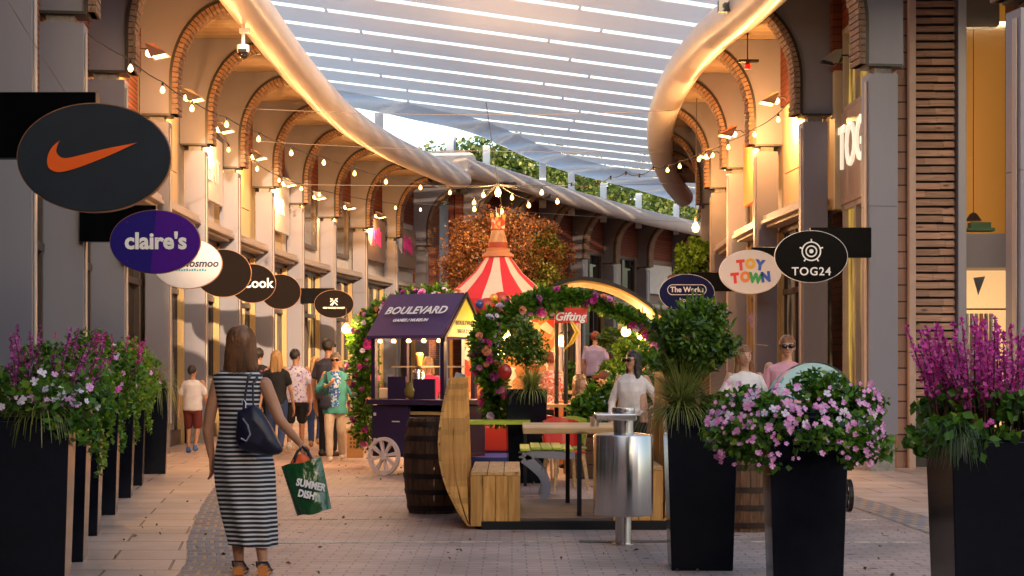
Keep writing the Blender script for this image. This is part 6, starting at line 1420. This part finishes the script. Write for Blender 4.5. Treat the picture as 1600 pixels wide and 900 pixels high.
# ------------------------------------------------------------------ flower garland arches and dark pergola
def garland(label, pts, rad, n, nb, seed, cat='garland', lf=.055, hang=0):
    t = thing('flower_garland', label, cat, tuple(pts[0])); o0 = Vector(pts[0]); q = [p - o0 for p in spline(pts, 60)]; rs = random.Random(seed); nr = np.random.RandomState(seed)
    v = MB(); v.tube(q, .03, 6); obj('stem', v, BARK, t)
    P_ = []
    for k in range(n):
        u = rs.random()*60; i = min(int(u), 59); c_ = q[i].lerp(q[i+1], u-i); cl_ = math.sin(i*1.7)*.35 + math.sin(i*.63+seed)*.35
        w = rnd_unit(1, nr)[0]*rad*(1+cl_*.5)*(rs.random()**.4); P_.append((c_.x+w[0], c_.y+w[1], c_.z+w[2]))
    leaf_obj('foliage', np.array(P_), lf, LEAFG, t, seed, long=1.8)
    cs = [rose_mesh('rose_pink', MATS['pink_petal']), rose_mesh('rose_mag', MATS['magenta_petal']), rose_mesh('rose_white', MATS['white_petal']), rose_mesh('rose_purple', MATS['purple_petal']), rose_mesh('rose_peach', mat_leaf('peach_petal', (.7,.25,.15), (.85,.45,.3)))]
    for k in range(nb):
        c_ = q[rs.randint(0, 60)]; w = Vector(rnd_unit(1, nr)[0]); w.y = -abs(w.y)*.9-.2; w.normalize()
        put('blossom', cs[(k*7+seed) % 5], t, c_ + w*rad*1.05, w, rs.uniform(.035,.075), rs)
    return t
Z = 23.0
def g2(px, py, Z): return (X(px,Z), Z, H(py,Z))
garland('flower garland arch climbing left of the cart and over its roof', [g2(572,690,23),g2(570,620,23),g2(566,560,23),g2(574,515,23),(g2(600,492,22.8)),g2(632,480,22.6),g2(668,472,22.5),g2(700,474,22.6)], .23, 6000, 75, 5, lf=.045)
garland('heavy flower garland on the near leg of the dark pergola, white and lilac blooms', [g2(778,650,20.5),g2(772,610,20.5),g2(764,560,20.5),g2(766,518,20.5),g2(790,494,20.6),g2(830,476,20.8),g2(880,466,21)], .19, 6200, 46, 6, lf=.045)
garland('looser garland draped along the top of the dark pergola to the right', [g2(880,463,21),g2(925,470,21),g2(965,486,21),g2(1000,506,21),g2(1030,534,21)], .12, 3000, 20, 7, lf=.04)
garland('short trailing garland hanging beside the small ball topiary', [g2(765,500,20.4),g2(752,530,20.3),g2(755,565,20.3),g2(775,600,20.3)], .15, 1900, 22, 8)
pg = thing('pergola', 'dark arched pergola with a gold lined curved canopy behind the booth', 'pergola', (X(940,22), 22, 0))
arcp = [(850,462),(875,447),(905,441),(940,446),(975,459),(1005,478),(1036,503)]
arcw = [(X(a_,22)-X(940,22), H(b_,22)) for a_, b_ in arcp]; arcs = [(p.x, p.z) for p in spline([(a_,0,b_) for a_, b_ in arcw], 30)]
v = MB(); w_ = MB()
for k in range(30):
    a, b_ = arcs[k], arcs[k+1]
    v.prism([a, b_, (b_[0], b_[1]+.05), (a[0], a[1]+.05)], (1,0,0), (0,0,1), (0,1,0), (0,0,0), -.55, .75); w_.prism([(a[0], a[1]-.035), (b_[0], b_[1]-.035), (b_[0], b_[1]-.002), (a[0], a[1]-.002)], (1,0,0), (0,0,1), (0,1,0), (0,0,0), -.50, .7)
obj('curved_roof', v, BLACKM, pg); obj('roof_lining', w_, mat('gold_lining', (.55,.34,.12), .5, var=.2), pg)
for px, cm_ in ((868,BLACKM),(1034,BLACKM),(882,BLACKM)):
    x = X(px,22)-X(940,22); v = MB(); v.tube([(x,-.5,0),(x,-.5,interp(arcs, x)-.03)], .03, 8); obj('post', v, cm_, pg)
x = X(902,23)-X(940,22); v = MB(); v.tube([(x,.7,0),(x,.7,2.4)], .035, 8); obj('post', v, mat('mauve_pole', (.35,.28,.33), .4), pg)
rs2 = thing('hanging_sign', 'red hanging sign with white script under the pergola garland', 'sign', (X(890,21), 20.95, H(493,21)))
v = MB(); v.box(-.20,.22,-.015,.015,-.10,.10); obj('sign_board', v, mat('sign_red', (.62,.02,.015), .5), rs2, bevel=.01); text_obj('lettering', 'Gifting', .15, WV, rs2, (0,-.02,-.02), shear=.3, offset=.004, ext=.002)
v = MB(); v.tube([(-.1,0,.1),(-.1,0,.38)], .006, 5); v.tube([(.12,0,.1),(.12,0,.38)], .006, 5); obj('cord', v, WIRE, rs2)
v = MB(); v.tube([(.02,-.02,-.08),(.10,-.02,-.22),(.02,-.02,-.36),(-.06,-.02,-.44)], [.02,.035,.025,.005], 8); obj('ribbon', v, mat('yellow_ribbon', (.75,.45,.03), .5), rs2)
# warm lights in the seating area
def lantern(label, px, py, Z, e, s=1.0):
    t = thing('lantern', label, 'lantern', (X(px,Z), Z, H(py,Z)), 0, 'small glowing lanterns around the stalls')
    v = MB(); v.lathe([(.03*s,.10*s),(.07*s,.05*s),(.09*s,-.0),(.075*s,-.06*s),(.03*s,-.09*s)], 14); obj('glass', v, HOT, t, smooth=1)
    v = MB(); v.lathe([(.035*s,.10*s),(.035*s,.13*s),(.01,.15*s)], 10); v.tube([(0,0,.14*s),(0,0,.4*s)], .005, 5); obj('cap', v, WIRE, t)
    point_light('lamp_light', (0,-.12,-.02), e, parent=t, r=.07); return t
lantern('glowing lamp on the left side of the garland arch by the cart', 541,514,23.2,70,.75)
lantern('glowing lamp inside the garland arch left of the cart', 578,530,23.4,40,1.1)
lantern('bright lantern just left of the small ball topiary', 789,520,21.5,60,1.1)
lantern('lantern glowing low behind the garland above the booth', 783,545,22.2,60,1)
lantern('amber lantern under the middle of the pergola', 877,533,24,40,.9)
lantern('yellow lantern at the right end of the pergola', 1004,522,21.3,60,.9)
lantern('small lantern hanging in the pergola right half', 978,518,23,30,.8)
point_light('lamp_light', (X(640,24.5),24.5,1.9), 50, parent=None)  # bare warm fill added behind the cart, without a lamp body
# heart balloon, chalk board easel
v = MB(); v.ball((0,0,0), (.085,.05,.10), 14, 10); v.tube([(0,0,-.1),(.01,0,-.35)], .004, 5); obj('red_balloon', v, mat('dark_red_gloss', (.28,.015,.012), .25), label='dark red balloon hanging beside the bright lantern', cat='balloon', loc=(X(789,19.5),19.5,H(581,19.5)), smooth=1)
# ------------------------------------------------------------------ cafe furniture behind
def table(label, x, y, w, d, h, m=WOODX, lm=BLACKM):
    t = thing('cafe_table', label, 'table', (x,y,0), 0); v = MB()
    nb = max(2, int(d/.12))
    for k in range(nb): v.box(-w/2, w/2, -d/2+k*d/nb, -d/2+(k+.94)*d/nb, h-.04, h)
    obj('table_top', v, m, t)
    for sx_ in (-1,1):
        for sy in (-1,1): v = MB(); v.box(sx_*(w/2-.06)-.02, sx_*(w/2-.06)+.02, sy*(d/2-.06)-.02, sy*(d/2-.06)+.02, 0, h-.042); obj('leg', v, lm, t)
    return t
def chair(label, x, y, rz, m, legm=WOODX):
    t = thing('cafe_chair', label, 'chair', (x,y,0), rz, 'cafe chairs behind the booth'); v = MB()
    v.box(-.20,.20,-.20,.20,.43,.46); obj('seat', v, m, t, bevel=.02)
    v = MB()
    for k in range(7):
        a0, a1 = R(200+140*k/7), R(200+140*(k+1)/7); 
        v.add([(.24*math.cos(a0),-.24*math.sin(a0)*.6+.03,.50),(.24*math.cos(a1),-.24*math.sin(a1)*.6+.03,.50),(.25*math.cos(a1),-.26*math.sin(a1)*.6+.06,.84-.05*abs(k+1-3.5)/3.5),(.25*math.cos(a0),-.26*math.sin(a0)*.6+.06,.84-.05*abs(k-3.5)/3.5)], [(0,1,2,3)])
    b_ = obj('backrest', v, m, t); sm = b_.modifiers.new('t','SOLIDIFY'); sm.thickness = .02
    for sx_ in (-1,1):
        v = MB(); v.tube([(sx_*.17,.16,.44),(sx_*.19,.20,.62)], .012, 6); obj('back_support', v, legm, t)
        for sy in (-1,1): v = MB(); v.tube([(sx_*.16,sy*.16,.43),(sx_*.21,sy*.21,0)], [.018,.013], 6); obj('leg', v, legm, t)
    return t
REDP = mat('red_plastic_seat', (.50,.02,.01), .35); GRNP = mat('green_plastic_seat', (.28,.36,.03), .4)
chair('lime green cafe chair behind the booth table, nearest one', X(884,19.5), 19.5, R(200), GRNP)
chair('red cafe chair tucked behind the dark planter', X(852,20.5), 20.5, R(150), REDP)
chair('second lime chair farther back, right of the first', X(915,21.5), 21.3, R(30), GRNP)
chair('red cafe chair by the black legged table under the pergola', X(868,18.6)+.1, 18.6, R(20), REDP)
table('pale wooden cafe table behind the booth table', X(895,21), 21.6, 1.0, .7, .93)
table('small high table with a pale top under the pergola', X(877,25), 25.2, .7, .6, 1.05, WOODX)
table('lime topped cart table behind the curved wooden back', X(770,19.2), 19.4, .9, .6, .78, LIME)
def planter_box(label, x, y, w, d, h, m):
    t = thing('planter_box', label, 'planter', (x,y,0)); v = MB()
    for k in range(4): v.box(-w/2, w/2, -d/2, d/2, h*k/4+.002, h*(k+1)/4-.006)
    obj('box', v, m, t, bevel=.006); return t
DKW = mat_wood('brown_box_wood', (.09,.035,.018), (.20,.085,.04), 1, 0, .6); TERR = mat('terracotta', (.42,.13,.04), .7, var=.15)
planter_box('dark brown slatted box behind the pale cafe table', X(955,20.5), 20.6, 1.1, .4, .72, DKW)
planter_box('orange timber crate standing by the black pergola post', X(884,22.8), 23.0, .32, .3, .95, TERR)
planter_box('terracotta seat box under the seated person', X(952,22)+.04, 22.05, .42, .42, .52, TERR)
tr_ = thing('terrace', 'low dark raised terrace with hedge balls far behind the pergola', 'terrace', (X(930,30), 30, 0)); v = MB(); v.box(-1.3,1.6,-.6,1.4,0,.45); obj('deck', v, DKW, tr_, bevel=.01)
def bush(label, x, y, z, r, seed, n=1200, m=LEAFG, lf=.04, cat='shrub'):
    t = thing('round_shrub', label, cat, (x,y,z)); leaf_obj('foliage', clump_pts(n, (0,0,r*.7), (r,r,r*.9), seed, 22, .38, .4), lf, m, t, seed); return t
bush('green plants spilling from the dark slatted box', X(940,20.5), 20.4, .72, .30, 201, 1800)
bush('leafy plant left part of the slatted box', X(915,20.5), 20.3, .70, .22, 202, 1000)
bush('round box ball on the terrace, left one', X(889,29.5), 29.6, 1.15, .24, 203, 1500, LEAFG)
bush('round box ball on the terrace, middle one below the lilac shirt', X(905,29), 29.3, .85, .25, 204, 1500, LEAFG)
bush('round clipped ball beside the lilac shirt, highest one', X(958,28), 28.2, 1.75, .22, 205, 1500, LEAFD)
bush('low shrub right of the terrace figures', X(958,27), 27.2, 1.05, .27, 206, 1500, LEAFB)
for k, (px, Z, top, w) in enumerate(((889,29.6,1.15,.16),(905,29.3,.86,.18),(958,28.2,1.75,.03),(958,27.2,1.05,.19))):
    v = MB(); v.frustum(w*.7,w*.7,0,w,w,top-.01); obj('pot', v, [mat('dark_green_pot',(.02,.05,.03),.5), DKW, BARK, mat('blue_pot', (.015,.04,.14), .4)][k], label=['dark green pot under the left terrace ball','brown square pot under the middle terrace ball','slender dark stand under the highest clipped ball','blue square pot under the low terrace shrub'][k], cat='pot', loc=(X(px,Z), Z, 0))
bush('flowering stall plants with red and white labels right of the pergola centre', X(1000,24), 24.2, 1.35, .35, 207, 1800, LEAFB)
v = MB(); v.box(-.5,.5,-.3,.3,0,1.33); obj('plant_stand', v, mat('pale_green_crate', (.30,.36,.30), .7, var=.3), label='pale crate stand under the flowering stall plants', cat='stand', loc=(X(1000,24),24.3,0), bevel=.01)
bush('shrub behind the topiary planter at the right of the pergola', X(1020,19.5), 19.6, 1.0, .4, 208, 2500, LEAFG)
v = MB(); v.frustum(.2,.2,0,.26,.26,1.0); obj('pot', v, DKW, label='dark pot under the shrub behind the topiary planter', cat='pot', loc=(X(1020,19.5),19.6,0))
bush('green bush on top of the wall box beside the navy oval sign', X(1083,38), 38, 3.6, .5, 209, 1600, LEAFB, .07)
v = MB(); v.box(-.6,.6,-.3,.3,0,3.6); obj('kiosk_pillar', v, DKW, label='dark kiosk pillar carrying the green bush behind the navy oval sign', cat='kiosk', loc=(X(1085,38),38.1,0))
# stall with warm stock behind the booth
st = thing('market_stall', 'brightly lit red and white market stall behind the garland arch', 'stall', (X(800,25.5), 25.5, 0))
v = MB(); v.box(-.75,.75,-.1,.7,0,.85); obj('counter', v, mat('red_gloss', (.40,.03,.02), .35), st, bevel=.01); v = MB(); v.box(-.8,.8,.72,.78,0,2.2); obj('back_panel', v, patt('stall_stock', (.5,.2,.06), [(.7,.45,.2),(.6,.06,.04),(.75,.65,.5)], 7), st)
for sx_ in (-.78,.78): v = MB(); v.tube([(sx_,0,0),(sx_,0,2.2)], .025, 8); obj('post', v, WHEELM, st)
v = MB(); v.box(-.85,.85,-.2,.85,2.2,2.25); obj('roof', v, BLACKM, st); point_light('lamp_light', (0,.2,2.0), 35, parent=st)
for k in range(6):
    v = MB(); v.lathe([(.05,0),(.07,.06),(.05,.16),(.03,.2)], 12); obj('stock_jar', v, [REDP, GOLD, WHEELM, ORANGEP, YG, TW][k], st, loc=(-.6+.23*k,.1,.852))
small('table_cup', 'small steel cup standing on the bin side of the booth', 'cup', [(.04,0),(.045,.08),(.047,.085)], STEEL, (X(930,14.6), 14.7, ztop+.102))
# balance board like plinth behind cart; raised red carousel edge
rr2 = thing('toy_ride', 'red and blue children\'s ride platform low behind the dark planter', 'ride', (X(775,21.8), 22.3, 0))
v = MB(); v.lathe([(.55,.05),(.6,.08),(.6,.2),(.5,.24)], 24); obj('base', v, mat('blue_gloss', (.02,.05,.3), .3), rr2, smooth=2); v = MB(); v.box(-.35,.35,-.2,.3,.25,.62); obj('seat_box', v, mat('red_gloss', (.40,.03,.02), .35), rr2, bevel=.03)
v = MB(); v.ball((-.05,-.1,.85), (.22,.12,.18), 14, 8); v.tube([(.1,-.1,.9),(.22,-.12,1.05)], [.07,.05], 8); obj('animal_seat', v, mat('cream_paint2', (.62,.50,.42), .4), rr2, smooth=1)
# curved translucent hood (pushchair) behind the flowers, and pushchair by the column
hd_ = thing('pram', 'pram with a pale teal patterned curved hood behind the centre right flowers', 'pram', (X(1262,16.2), 16.2, 0))
v = MB(); n = 18; R0 = .42
HOOD = patt('hood_fabric', (.42,.62,.64), [(.42,.62,.64),(.62,.74,.75),(.12,.40,.42)], 7)
vs = []
for j in range(6):
    f_ = j/5
    for k in range(n+1): a = math.pi*k/n; vs.append((R0*math.cos(a)*(1-.10*f_*f_), -.3+.5*f_, 1.10 + (.38-.05*f_)*math.sin(a)*1.0))
v.add(vs, [(j*(n+1)+k, j*(n+1)+k+1, (j+1)*(n+1)+k+1, (j+1)*(n+1)+k) for j in range(5) for k in range(n)])
vs = [(R0*.9*math.cos(math.pi*k/n), -.29, 1.10+.37*math.sin(math.pi*k/n)) for k in range(n+1)]; v.add(vs, [tuple(range(n+1))])
hh = obj('hood', v, HOOD, hd_); v = MB(); v.box(-.36,.36,-.28,.3,.62,1.04); obj('carrycot', v, NAVY, hd_, bevel=.08)
v = MB()
for sx_ in (-1,1): v.tube([(sx_*.3,-.25,.62),(sx_*.3,.4,.18)], .014, 6); v.tube([(sx_*.3,.3,.62),(sx_*.3,-.4,.18)], .014, 6); v.tube([(sx_*.3,.25,.9),(sx_*.3,.55,1.05)], .014, 6)
obj('chassis', v, BLACKM, hd_)
for sx_ in (-1,1):
    for sy in (-1,1):
        v = MB(); 
        for k in range(20): a0, a1 = 6.2832*k/20, 6.2832*(k+1)/20; v.prism([(.16*math.cos(a0), .16*math.sin(a0)), (.16*math.cos(a1), .16*math.sin(a1)), (.13*math.cos(a1), .13*math.sin(a1)), (.13*math.cos(a0), .13*math.sin(a0))], (0,1,0), (0,0,1), (1,0,0), (sx_*.33, sy*.4, .16), -.02, .02)
        for k in range(6): a = 6.2832*k/6; v.tube([(sx_*.33, sy*.4, .16), (sx_*.33, sy*.4+.13*math.cos(a), .16+.13*math.sin(a))], .005, 4)
        obj('wheel', v, BLACKM, hd_)
ps = thing('pushchair', 'black pushchair half hidden beside the grey column, one big wheel showing', 'pushchair', (X(1352,23.3), 23.3, 0), R(25))
for sx_ in (-.25,.25):
    v = MB()
    for k in range(24): a0, a1 = 6.2832*k/24, 6.2832*(k+1)/24; v.prism([(.20*math.cos(a0), .20*math.sin(a0)), (.20*math.cos(a1), .20*math.sin(a1)), (.165*math.cos(a1), .165*math.sin(a1)), (.165*math.cos(a0), .165*math.sin(a0))], (1,0,0), (0,0,1), (0,1,0), (0, sx_, .20), -.025, .025)
    for k in range(8): a = 6.2832*k/8; v.tube([(0,sx_,.2), (.17*math.cos(a), sx_, .2+.17*math.sin(a))], .005, 4)
    obj('wheel', v, BLACKM, ps)
v = MB(); v.tube([(0,-.24,.2),(.2,-.24,.6),(-.15,-.24,1.0)], .014, 6); v.tube([(0,.24,.2),(.2,.24,.6),(-.15,.24,1.0)], .014, 6); v.tube([(-.15,-.24,1.0),(-.15,.24,1.0)], .014, 6); v.tube([(.2,-.24,.6),(.45,-.2,.1)], .014, 6); obj('chassis', v, BLACKM, ps)
v = MB(); v.box(-.12,.28,-.2,.2,.45,.52); v.box(-.14,-.08,-.2,.2,.5,.95); obj('seat', v, NAVY, ps, bevel=.03)
bf = thing('feather_flag', 'small blue and orange flag on the right columns below the white oval sign', 'flag', (X(1172,27), 27, H(505,27)))
v = MB(); v.prism([(-.05,.12),(.04,.18),(.06,-.05),(.03,-.2),(0,-.02)], (1,0,0), (0,0,1), (0,1,0), (0,0,0), -.006, .006); obj('cloth', v, mat('flag_cloth', (.015,.06,.4), .6, col2=(.7,.35,.1), scale=5), bf)
v = MB(); v.tube([(.06,0,.2),(.06,0,-.35),(.3,0,-.38)], .008, 5); obj('pole', v, LEDGE, bf)

bpy.data.scenes.remove(_TS)
